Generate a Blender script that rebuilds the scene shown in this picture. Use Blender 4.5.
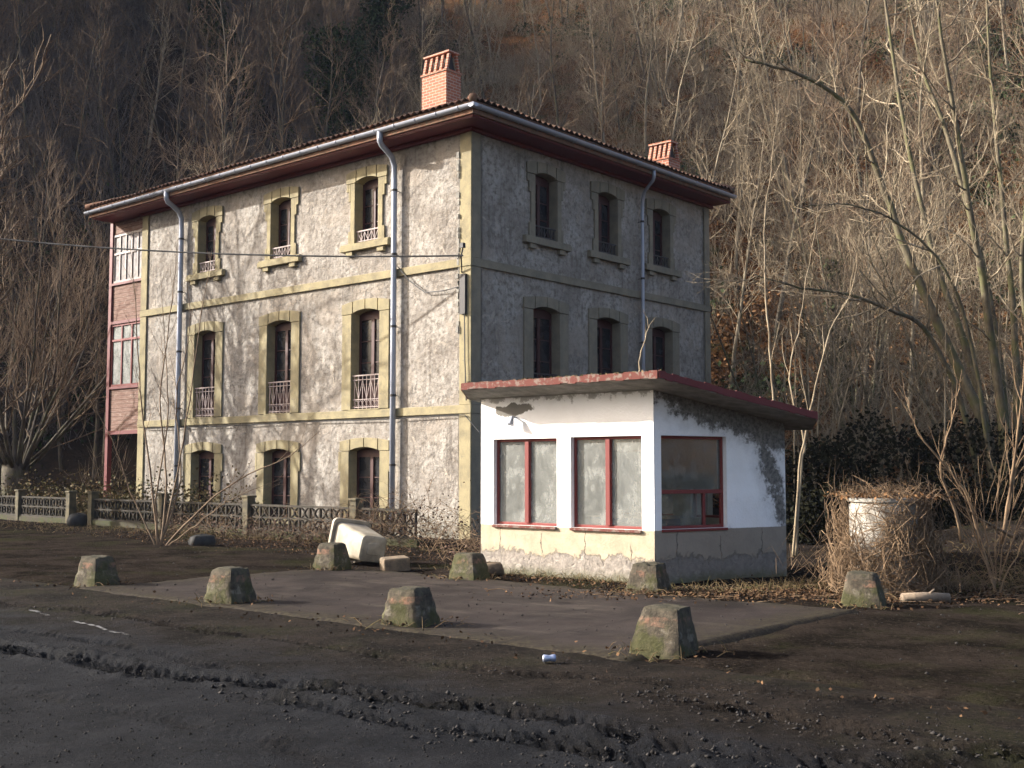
import bpy, math, random
import numpy as np
from mathutils import Vector, Matrix

for o in list(bpy.data.objects): bpy.data.objects.remove(o)
scene = bpy.context.scene
COL = scene.collection
R = math.radians

# ------------------------------------------------------------------ camera, sky, sun, exposure
cam_d = bpy.data.cameras.new('camera'); cam = bpy.data.objects.new('camera', cam_d); COL.objects.link(cam)
cam.location = (0, 0, 1.7)
cam.rotation_euler = (R(90) + math.atan(86 / 1155), 0, 0)
cam_d.sensor_width = 36; cam_d.lens = 36 * 1155 / 1024
cam_d.clip_start = 0.1; cam_d.clip_end = 9000
scene.camera = cam

SUN = Vector((-1, 0.17, 0.466)).normalized()
world = bpy.data.worlds.new('World'); scene.world = world; world.use_nodes = True
nt = world.node_tree; nt.nodes.clear()
wo = nt.nodes.new('ShaderNodeOutputWorld'); bg = nt.nodes.new('ShaderNodeBackground'); sk = nt.nodes.new('ShaderNodeTexSky')
sk.sky_type = 'NISHITA'; sk.sun_disc = False
sk.sun_elevation = math.asin(SUN.z); sk.sun_rotation = math.atan2(SUN.x, SUN.y)
sk.air_density = 0.8; sk.dust_density = 6.0; sk.ozone_density = 0.3
bg.inputs[1].default_value = 0.15
nt.links.new(sk.outputs[0], bg.inputs[0]); nt.links.new(bg.outputs[0], wo.inputs[0])
sl = bpy.data.lights.new('sun', 'SUN'); sl.energy = 4.4; sl.angle = R(0.53); sl.color = (1, 0.96, 0.90)
so = bpy.data.objects.new('sun', sl); COL.objects.link(so); so.location = (-40, 0, 40)
so.rotation_euler = SUN.to_track_quat('Z', 'Y').to_euler()
vs = scene.view_settings
vs.view_transform = 'Standard'; vs.look = 'None'; vs.exposure = 1.4; vs.gamma = 1; vs.use_curve_mapping = False

# ------------------------------------------------------------------ node helper and materials
class NB:
    def __init__(s, name):
        s.m = bpy.data.materials.new(name); s.m.use_nodes = True
        s.t = s.m.node_tree; s.t.nodes.clear()
        s.out = s.t.nodes.new('ShaderNodeOutputMaterial')
        s.p = s.t.nodes.new('ShaderNodeBsdfPrincipled')
        s.t.links.new(s.p.outputs[0], s.out.inputs[0])
        s._co = None
    def n(s, kind, **kw):
        q = s.t.nodes.new(kind)
        for k, v in kw.items(): setattr(q, k, v)
        return q
    def set(s, sock, v):
        if isinstance(v, bpy.types.NodeSocket): s.t.links.new(v, sock)
        else:
            if isinstance(v, tuple) and len(v) == 3 and sock.type == 'RGBA': v = v + (1,)
            sock.default_value = v
    @property
    def co(s):
        if s._co is None:
            s._co = s.n('ShaderNodeTexCoord').outputs['Object']
        return s._co
    def xyz(s, co=None):
        q = s.n('ShaderNodeSeparateXYZ'); s.set(q.inputs[0], co or s.co); return q.outputs
    def math(s, op, a, b=0.0, c=0.0, clamp=False):
        q = s.n('ShaderNodeMath', operation=op, use_clamp=clamp)
        s.set(q.inputs[0], a); s.set(q.inputs[1], b); s.set(q.inputs[2], c); return q.outputs[0]
    def noise(s, scale, detail=4, rough=0.55, co=None, dist=0.0):
        q = s.n('ShaderNodeTexNoise'); s.set(q.inputs['Vector'], co or s.co)
        q.inputs['Scale'].default_value = scale; q.inputs['Detail'].default_value = detail
        q.inputs['Roughness'].default_value = rough; q.inputs['Distortion'].default_value = dist
        return q.outputs[0]
    def vor(s, scale, feature='F1', co=None, out=0):
        q = s.n('ShaderNodeTexVoronoi', feature=feature); s.set(q.inputs['Vector'], co or s.co)
        q.inputs['Scale'].default_value = scale; return q.outputs[out]
    def ramp(s, v, a, b):
        q = s.n('ShaderNodeMapRange', interpolation_type='SMOOTHSTEP'); s.set(q.inputs[0], v)
        q.inputs[1].default_value = a; q.inputs[2].default_value = b; return q.outputs[0]
    def mix(s, f, a, b, blend='MIX'):
        q = s.n('ShaderNodeMix', data_type='RGBA', blend_type=blend); s.set(q.inputs[0], f)
        s.set(q.inputs[6], a); s.set(q.inputs[7], b); return q.outputs[2]
    def scaled(s, x, y, z):
        q = s.n('ShaderNodeMapping'); s.set(q.inputs[0], s.co); q.inputs['Scale'].default_value = (x, y, z); return q.outputs[0]
    def bump(s, h, strength=0.5, dist=0.02, normal=None):
        q = s.n('ShaderNodeBump'); q.inputs['Strength'].default_value = strength; q.inputs['Distance'].default_value = dist
        s.set(q.inputs['Height'], h)
        if normal: s.set(q.inputs['Normal'], normal)
        return q.outputs[0]
    def fin(s, col, rough=0.85, normal=None, spec=0.3, metal=0.0):
        s.set(s.p.inputs['Base Color'], col); s.set(s.p.inputs['Roughness'], rough)
        s.p.inputs['Specular IOR Level'].default_value = spec; s.p.inputs['Metallic'].default_value = metal
        if normal: s.set(s.p.inputs['Normal'], normal)
        return s.m

def simple(name, a, b, scale=6, rough=0.8, bump=0.3, bdist=0.01, bscale=30, spec=0.3, metal=0.0, detail=6):
    q = NB(name)
    c = q.mix(q.ramp(q.noise(scale, detail, 0.6), 0.3, 0.7), a, b)
    return q.fin(c, rough, q.bump(q.noise(bscale, 5, 0.6), bump, bdist), spec, metal)

def mat_plaster():
    q = NB('roughcast_plaster'); x = q.xyz()
    base = q.mix(q.ramp(q.noise(0.9, 6, 0.65), 0.38, 0.62), (0.255, 0.228, 0.198), (0.375, 0.348, 0.31))
    base = q.mix(q.ramp(q.noise(7, 5, 0.7), 0.42, 0.68), base, (0.165, 0.142, 0.118))
    streak = q.noise(1.0, 5, 0.65, q.scaled(3.2, 3.2, 0.35))
    base = q.mix(q.math('MULTIPLY', q.ramp(streak, 0.53, 0.70), 0.7), base, (0.115, 0.098, 0.083))
    pat = q.ramp(q.noise(0.55, 5, 0.6, dist=0.8), 0.55, 0.575)
    base = q.mix(q.math('MULTIPLY', pat, 0.45), base, (0.33, 0.285, 0.235))
    base = q.mix(q.math('MULTIPLY', q.ramp(q.noise(2.3, 4, 0.7, dist=1.0), 0.60, 0.66), 0.6), base, (0.40, 0.355, 0.295))
    low = q.math('MULTIPLY', q.ramp(q.math('ADD', x[2], q.math('MULTIPLY', q.noise(2.5), 1.2)), 1.5, 0.5), 0.5)
    base = q.mix(low, base, (0.17, 0.165, 0.12))
    h = q.math('ADD', q.math('MULTIPLY', q.noise(11, 7, 0.68), q.math('ADD', 0.35, q.ramp(q.noise(0.8, 3), 0.35, 0.7))), q.math('MULTIPLY', q.noise(2.4, 5, 0.55), 1.8))
    h = q.math('ADD', h, q.math('MULTIPLY', q.noise(38, 3, 0.6), 0.25))
    return q.fin(base, 0.95, q.bump(h, 0.85, 0.06), 0.15)

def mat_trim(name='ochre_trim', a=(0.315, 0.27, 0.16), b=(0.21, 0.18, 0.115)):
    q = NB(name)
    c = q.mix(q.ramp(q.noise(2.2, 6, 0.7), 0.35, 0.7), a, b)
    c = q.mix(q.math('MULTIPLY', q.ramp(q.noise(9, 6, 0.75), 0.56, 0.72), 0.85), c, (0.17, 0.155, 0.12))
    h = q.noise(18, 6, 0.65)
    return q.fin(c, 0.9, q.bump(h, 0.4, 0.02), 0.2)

def mat_paint(name, col, worn, wear=0.6, rough=0.55, metal=0.0):
    q = NB(name)
    n = q.noise(12, 8, 0.7)
    c = q.mix(q.ramp(n, wear, wear + 0.08), col, worn)
    c = q.mix(q.math('MULTIPLY', q.noise(3, 4), 0.5), c, tuple(v * 0.6 for v in col))
    return q.fin(c, rough, q.bump(n, 0.25, 0.006), 0.35, metal)

def mat_kiosk(name, stained):
    q = NB(name); x = q.xyz(); nz = q.noise(5, 8, 0.7); nz2 = q.noise(2.2, 5, 0.6)
    white = q.mix(q.ramp(q.noise(1.6, 6, 0.7), 0.35, 0.75), (0.86, 0.85, 0.84), (0.78, 0.765, 0.74))
    if stained:
        zl = q.math('SUBTRACT', 2.66, q.math('MULTIPLY', x[0], 0.30))
        m1 = q.math('DIVIDE', q.math('SUBTRACT', x[2], zl), 0.30)
        xs = q.math('ADD', 2.22, q.math('MULTIPLY', q.math('SUBTRACT', 2.1, x[2]), 0.36))
        m2 = q.math('SUBTRACT', 0.9, q.math('DIVIDE', q.math('ABSOLUTE', q.math('SUBTRACT', x[0], xs)), 0.25))
        m2 = q.math('MINIMUM', m2, q.math('DIVIDE', q.math('SUBTRACT', x[2], 0.75), 0.3))
        m = q.math('ADD', q.math('MAXIMUM', m1, m2), q.math('MULTIPLY', q.math('SUBTRACT', q.math('ADD', nz, nz2), 1.0), 2.2))
        m = q.math('ADD', m, q.math('MULTIPLY', q.math('SUBTRACT', q.noise(22, 8, 0.8), 0.5), 1.2))
        white = q.mix(q.math('MULTIPLY', q.ramp(m, -0.9, 0.3), 0.35), white, (0.36, 0.34, 0.33))
        f = q.ramp(m, 0.05, 0.55)
        dk = q.mix(q.ramp(q.noise(14, 6, 0.7), 0.35, 0.65), (0.06, 0.055, 0.05), (0.20, 0.185, 0.16))
        white = q.mix(q.math('MULTIPLY', f, 0.96), white, dk)
        spot = q.math('MULTIPLY', q.ramp(nz2, 0.58, 0.75), q.ramp(x[2], 1.6, 0.9))
        white = q.mix(q.math('MULTIPLY', spot, 0.6), white, (0.33, 0.30, 0.30))
    else:
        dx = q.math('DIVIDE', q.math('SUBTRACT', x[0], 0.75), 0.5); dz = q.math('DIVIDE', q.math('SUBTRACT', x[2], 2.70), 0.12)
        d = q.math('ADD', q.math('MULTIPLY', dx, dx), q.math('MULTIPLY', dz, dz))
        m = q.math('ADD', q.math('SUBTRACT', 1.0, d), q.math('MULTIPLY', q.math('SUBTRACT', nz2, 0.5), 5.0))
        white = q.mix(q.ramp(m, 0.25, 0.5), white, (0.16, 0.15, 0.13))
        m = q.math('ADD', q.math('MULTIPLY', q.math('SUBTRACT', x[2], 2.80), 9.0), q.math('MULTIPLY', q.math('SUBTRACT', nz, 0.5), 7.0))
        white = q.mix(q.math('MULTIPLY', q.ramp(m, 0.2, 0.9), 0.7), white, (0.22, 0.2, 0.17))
    # ochre plinth paint up to 0.8 m, broken away near the ground down to grey rubble
    oc = q.mix(q.ramp(q.noise(3, 6, 0.7), 0.35, 0.7), (0.43, 0.365, 0.265), (0.33, 0.28, 0.20))
    oc = q.mix(q.math('MULTIPLY', q.ramp(nz, 0.58, 0.7), 0.6), oc, (0.30, 0.27, 0.22))
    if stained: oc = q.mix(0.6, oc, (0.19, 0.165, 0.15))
    edge = q.noise(7, 8, 0.75, dist=0.8)
    st = q.mix(q.ramp(q.noise(9, 7, 0.75), 0.35, 0.65), (0.36, 0.32, 0.275), (0.21, 0.185, 0.16))
    st = q.mix(q.ramp(edge, 0.44, 0.36), st, (0.13, 0.115, 0.10))
    st = q.mix(q.ramp(q.noise(4, 6, 0.7), 0.55, 0.68), st, (0.44, 0.40, 0.35))
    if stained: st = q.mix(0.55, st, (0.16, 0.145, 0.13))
    moss = q.math('MULTIPLY', q.ramp(q.math('ADD', x[2], q.math('MULTIPLY', nz, 0.3)), 0.36, 0.12), 0.8)
    st = q.mix(moss, st, (0.10, 0.10, 0.045))
    bz = q.math('ADD', x[2], q.math('MULTIPLY', q.math('SUBTRACT', q.noise(3.4, 9, 0.78, dist=0.6), 0.5), 0.8))
    brk = q.ramp(bz, 0.375, 0.355)
    rim = q.math('MULTIPLY', q.ramp(bz, 0.40, 0.372), q.math('SUBTRACT', 1.0, brk))
    wx = q.math('ADD', x[0], q.math('MULTIPLY', q.math('SUBTRACT', q.noise(6, 6, 0.7), 0.5), 0.16))
    crm = q.math('ABSOLUTE', q.math('SUBTRACT', q.math('FRACT', q.math('DIVIDE', wx, 0.87)), 0.5))
    crm = q.math('MULTIPLY', q.ramp(crm, 0.012, 0.004), q.ramp(q.math('SUBTRACT', q.noise(1.7, 2), q.math('MULTIPLY', x[2], 0.25)), 0.28, 0.34))
    oc = q.mix(q.math('MULTIPLY', crm, 0.8), oc, (0.09, 0.08, 0.065))
    lowc = q.mix(brk, oc, st); lowc = q.mix(q.math('MULTIPLY', rim, 0.8), lowc, (0.16, 0.14, 0.11))
    up = q.ramp(q.math('ADD', x[2], q.math('MULTIPLY', q.math('SUBTRACT', nz, 0.5), 0.03)), 0.79, 0.802)
    c = q.mix(up, lowc, white)
    h = q.math('ADD', q.math('MULTIPLY', q.math('SUBTRACT', 1.0, brk), 1.2), q.math('MULTIPLY', q.noise(26, 5, 0.6), 0.35))
    h = q.math('ADD', h, q.math('MULTIPLY', q.math('MULTIPLY', brk, edge), 1.6))
    h = q.math('SUBTRACT', h, q.math('MULTIPLY', crm, 0.5))
    return q.fin(c, 0.85, q.bump(h, 0.8, 0.03), 0.25)

def mat_brick():
    q = NB('chimney_brick')
    x = q.xyz(); u = q.math('ADD', x[0], x[1])
    cb = q.n('ShaderNodeCombineXYZ'); q.set(cb.inputs[0], u); q.set(cb.inputs[1], x[2])
    b = q.n('ShaderNodeTexBrick'); q.set(b.inputs['Vector'], cb.outputs[0])
    b.inputs['Scale'].default_value = 1.0; b.inputs['Brick Width'].default_value = 0.25; b.inputs['Row Height'].default_value = 0.085
    b.inputs['Mortar Size'].default_value = 0.010; b.inputs['Color1'].default_value = (0.40, 0.15, 0.085, 1); b.inputs['Color2'].default_value = (0.27, 0.10, 0.065, 1)
    b.inputs['Mortar'].default_value = (0.42, 0.33, 0.26, 1)
    c = q.mix(q.math('MULTIPLY', q.ramp(q.noise(5, 5), 0.5, 0.75), 0.35), b.outputs[0], (0.2, 0.12, 0.09))
    return q.fin(c, 0.85, q.bump(b.outputs[1], 0.5, -0.01), 0.2)

def mat_glass_dark():
    q = NB('dark_window_glass')
    c = q.mix(q.ramp(q.noise(2.5, 4), 0.4, 0.7), (0.012, 0.013, 0.016), (0.035, 0.035, 0.038))
    return q.fin(c, q.math('ADD', 0.06, q.math('MULTIPLY', q.noise(9, 4), 0.25)), None, 0.5)

def mat_glass_dirty(name, lo, hi):
    q = NB(name)
    n = q.math('ADD', q.math('MULTIPLY', q.noise(3, 7, 0.7), 0.6), q.math('MULTIPLY', q.noise(16, 6, 0.7, q.scaled(1, 1, 0.35), 1.5), 0.4))
    q.fin(q.mix(n, (0.36, 0.375, 0.345), (0.52, 0.53, 0.50)), 0.45, None, 0.4)
    tr = q.n('ShaderNodeBsdfTransparent'); tr.inputs[0].default_value = (0.86, 0.9, 0.88, 1)
    gl = q.n('ShaderNodeBsdfGlossy'); gl.inputs['Roughness'].default_value = 0.04
    m1 = q.n('ShaderNodeMixShader'); fr = q.n('ShaderNodeFresnel'); fr.inputs[0].default_value = 1.45
    q.set(m1.inputs[0], fr.outputs[0]); q.set(m1.inputs[1], tr.outputs[0]); q.set(m1.inputs[2], gl.outputs[0])
    m2 = q.n('ShaderNodeMixShader'); q.set(m2.inputs[0], q.math('ADD', lo, q.math('MULTIPLY', q.ramp(n, 0.38, 0.68), hi - lo)))
    q.set(m2.inputs[1], m1.outputs[0]); q.set(m2.inputs[2], q.p.outputs[0])
    q.t.links.new(m2.outputs[0], q.out.inputs[0]); return q.m

def mat_boards():
    q = NB('weathered_red_boards'); x = q.xyz()
    fr = q.math('FRACT', q.math('DIVIDE', x[2], 0.14))
    n = q.noise(3, 6, 0.7, q.scaled(1, 1, 8))
    c = q.mix(q.ramp(n, 0.35, 0.65), (0.16, 0.082, 0.062), (0.25, 0.17, 0.135))
    c = q.mix(q.ramp(q.noise(9, 6, 0.75), 0.58, 0.68), c, (0.38, 0.31, 0.26))
    c = q.mix(q.ramp(fr, 0.14, 0.04), c, (0.05, 0.025, 0.02))
    return q.fin(c, 0.75, q.bump(fr, 0.7, 0.02), 0.2)

def mat_tiles():
    q = NB('clay_roof_tiles')
    c = q.mix(q.ramp(q.noise(6, 6, 0.75), 0.35, 0.65), (0.20, 0.10, 0.065), (0.11, 0.075, 0.055))
    c = q.mix(q.ramp(q.noise(14, 6, 0.75), 0.52, 0.66), c, (0.13, 0.12, 0.075))
    return q.fin(c, 0.95, q.bump(q.noise(25, 5), 0.5, 0.02), 0.1)

def mat_leaf(name, cols, rough=0.7, trans=0.0):
    q = NB(name); g = q.n('ShaderNodeNewGeometry').outputs['Random Per Island']
    r = q.n('ShaderNodeValToRGB'); q.set(r.inputs[0], g)
    el = r.color_ramp.elements
    for i, c in enumerate(cols):
        e = el[i] if i < 2 else el.new(0.5)
        e.position = i / (len(cols) - 1); e.color = c + (1,)
    return q.fin(r.outputs[0], rough, None, 0.06)

def mat_bark(name, a, b, moss=0.0):
    q = NB(name)
    c = q.mix(q.ramp(q.noise(7, 6, 0.7, q.scaled(1, 1, 0.3)), 0.35, 0.65), a, b)
    if moss: c = q.mix(q.math('MULTIPLY', q.ramp(q.noise(2.2, 4), 0.45, 0.65), moss), c, (0.10, 0.105, 0.04))
    return q.fin(c, 0.9, q.bump(q.noise(22, 5, 0.7, q.scaled(1, 1, 0.3)), 0.5, 0.02), 0.15)

def mat_bollard():
    q = NB('mossy_concrete'); x = q.xyz()
    inf = q.n('ShaderNodeObjectInfo'); off = q.n('ShaderNodeVectorMath', operation='ADD'); q.set(off.inputs[0], q.co)
    mul = q.n('ShaderNodeMath', operation='MULTIPLY'); q.set(mul.inputs[0], inf.outputs['Random']); mul.inputs[1].default_value = 40
    q.set(off.inputs[1], mul.outputs[0]); cc = off.outputs[0]
    c = q.mix(q.ramp(q.noise(9, 6, 0.7, cc), 0.35, 0.65), (0.100, 0.084, 0.062), (0.045, 0.039, 0.030))
    nz = q.noise(7, 6, 0.7, cc)
    band = q.math('MULTIPLY', q.ramp(x[2], 0.235, 0.25), q.ramp(x[2], 0.335, 0.32))
    c = q.mix(q.math('MULTIPLY', band, q.ramp(nz, 0.46, 0.66)), c, (0.20, 0.115, 0.08))
    b2 = q.math('MULTIPLY', q.ramp(x[2], 0.10, 0.115), q.ramp(x[2], 0.235, 0.22))
    c = q.mix(q.math('MULTIPLY', q.math('MULTIPLY', b2, q.ramp(nz, 0.50, 0.62)), 0.4), c, (0.26, 0.235, 0.185))
    ms = q.ramp(q.math('ADD', q.noise(3.2, 5, 0.7, cc), q.math('MULTIPLY', x[2], -0.35)), 0.38, 0.55)
    c = q.mix(q.math('MULTIPLY', ms, 0.6), c, (0.055, 0.06, 0.018))
    top = q.ramp(x[2], 0.36, 0.415)
    c = q.mix(q.math('MULTIPLY', top, q.ramp(nz, 0.3, 0.55)), c, (0.05, 0.046, 0.032))
    return q.fin(c, 0.95, q.bump(q.math('ADD', q.noise(24, 6, 0.7, cc), nz), 0.6, 0.03), 0.15)

def dirt_colour(q):
    d = q.mix(q.ramp(q.noise(1.1, 9, 0.72), 0.36, 0.64), (0.036, 0.0285, 0.0235), (0.012, 0.0102, 0.009))
    d = q.mix(q.math('MULTIPLY', q.ramp(q.noise(0.45, 7, 0.7), 0.50, 0.66), 0.6), d, (0.032, 0.034, 0.015))
    d = q.mix(q.ramp(q.noise(17, 8, 0.82), 0.53, 0.66), d, (0.066, 0.053, 0.041))
    d = q.mix(q.math('MULTIPLY', q.ramp(q.noise(23, 8, 0.82, q.scaled(1, 1.3, 1)), 0.48, 0.36), 0.9), d, (0.0035, 0.003, 0.0025))
    return q.mix(q.ramp(q.noise(60, 3, 0.7), 0.69, 0.74), d, (0.09, 0.078, 0.064))

def mat_ground():
    q = NB('hillside_earth'); x = q.xyz()
    dirt = dirt_colour(q)
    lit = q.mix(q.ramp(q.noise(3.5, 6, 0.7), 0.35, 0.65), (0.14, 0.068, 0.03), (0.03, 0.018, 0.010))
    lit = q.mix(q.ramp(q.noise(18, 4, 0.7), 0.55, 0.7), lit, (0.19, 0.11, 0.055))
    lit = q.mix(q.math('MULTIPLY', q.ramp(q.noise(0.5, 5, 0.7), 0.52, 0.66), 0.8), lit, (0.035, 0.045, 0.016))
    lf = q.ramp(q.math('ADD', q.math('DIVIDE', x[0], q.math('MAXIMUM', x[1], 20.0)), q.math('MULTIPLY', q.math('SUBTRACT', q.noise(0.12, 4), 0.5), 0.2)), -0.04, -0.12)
    lit = q.mix(q.math('MULTIPLY', lf, 0.85), lit, q.mix(q.noise(2.0, 6, 0.7), (0.018, 0.018, 0.016), (0.045, 0.038, 0.030)))  # left slope darkened and greyed, its shade put into the litter colour
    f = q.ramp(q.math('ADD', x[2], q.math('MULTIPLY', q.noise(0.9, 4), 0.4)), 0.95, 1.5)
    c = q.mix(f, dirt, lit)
    h = q.math('ADD', q.noise(6, 8, 0.78), q.math('MULTIPLY', q.noise(28, 6, 0.75), 0.5))
    return q.fin(c, 0.95, q.bump(h, 1.0, 0.10), 0.0)

def mat_road():
    q = NB('muddy_asphalt')
    at = q.n('ShaderNodeAttribute', attribute_name='mud'); mud = at.outputs['Fac']
    asp = q.mix(q.ramp(q.noise(2.0, 8, 0.7), 0.35, 0.65), (0.0105, 0.0115, 0.0145), (0.021, 0.0225, 0.027))
    asp = q.mix(q.ramp(q.noise(70, 3, 0.7), 0.62, 0.72), asp, (0.095, 0.10, 0.11))
    md = dirt_colour(q)
    f = q.ramp(q.math('ADD', mud, q.math('MULTIPLY', q.math('SUBTRACT', q.noise(1.1, 9, 0.75), 0.5), 1.7)), 0.2, 0.8)
    c = q.mix(f, asp, md)
    ro = q.math('ADD', q.math('ADD', 0.55, q.math('MULTIPLY', q.noise(1.7, 5), 0.3)), q.math('MULTIPLY', f, 0.25))
    h = q.math('ADD', q.noise(16, 9, 0.8), q.math('MULTIPLY', q.noise(80, 4, 0.75), 0.4))
    c = q.mix(q.math('MULTIPLY', q.ramp(q.noise(30, 8, 0.82), 0.50, 0.38), 0.7), c, (0.004, 0.0035, 0.003))
    return q.fin(c, ro, q.bump(h, 1.0, 0.10), 0.05)

def mat_apron():
    q = NB('old_reddish_concrete')
    c = q.mix(q.ramp(q.noise(0.9, 7, 0.7), 0.35, 0.65), (0.037, 0.0295, 0.0265), (0.020, 0.016, 0.0147))
    c = q.mix(q.math('MULTIPLY', q.ramp(q.noise(0.5, 6, 0.7, q.scaled(1, 2.5, 1)), 0.5, 0.68), 0.8), c, (0.062, 0.051, 0.042))
    c = q.mix(q.math('MULTIPLY', q.ramp(q.noise(0.8, 7, 0.7, dist=0.7), 0.52, 0.62), 0.75), c, (0.015, 0.0125, 0.0115))
    c = q.mix(q.ramp(q.noise(40, 4, 0.7), 0.66, 0.75), c, (0.095, 0.085, 0.075))
    x = q.xyz()
    nz = q.noise(2.0, 6, 0.7)
    m = q.ramp(q.math('ADD', q.math('ABSOLUTE', q.math('SUBTRACT', x[1], 2.25)), q.math('MULTIPLY', q.math('SUBTRACT', nz, 0.5), 2.6)), 1.75, 2.5)
    m = q.math('MAXIMUM', m, q.ramp(q.math('ADD', q.math('ABSOLUTE', q.math('SUBTRACT', x[0], 4.9)), q.math('MULTIPLY', q.math('SUBTRACT', nz, 0.5), 3.0)), 3.9, 4.9))
    c = q.mix(q.math('MULTIPLY', m, 0.95), c, q.mix(q.ramp(q.noise(16, 6, 0.75), 0.4, 0.6), (0.016, 0.013, 0.0105), (0.044, 0.037, 0.024)))
    c = q.mix(q.math('MULTIPLY', q.ramp(q.noise(3.5, 6, 0.75), 0.60, 0.70), 0.6), c, (0.016, 0.013, 0.011))
    j = q.math('ABSOLUTE', q.math('SUBTRACT', q.math('FRACT', q.math('DIVIDE', x[0], 3.2)), 0.5))
    c = q.mix(q.math('MULTIPLY', q.ramp(j, 0.006, 0.003), 0.8), c, (0.018, 0.016, 0.013))
    j2 = q.math('ABSOLUTE', q.math('SUBTRACT', x[1], 2.4))
    c = q.mix(q.math('MULTIPLY', q.ramp(j2, 0.02, 0.008), 0.7), c, (0.018, 0.016, 0.013))
    ro = q.math('ADD', 0.5, q.math('MULTIPLY', q.noise(1.1, 5), 0.4))
    return q.fin(c, ro, q.bump(q.math('ADD', q.noise(30, 7, 0.75), q.noise(3, 4)), 0.5, 0.02), 0.06)

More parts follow.
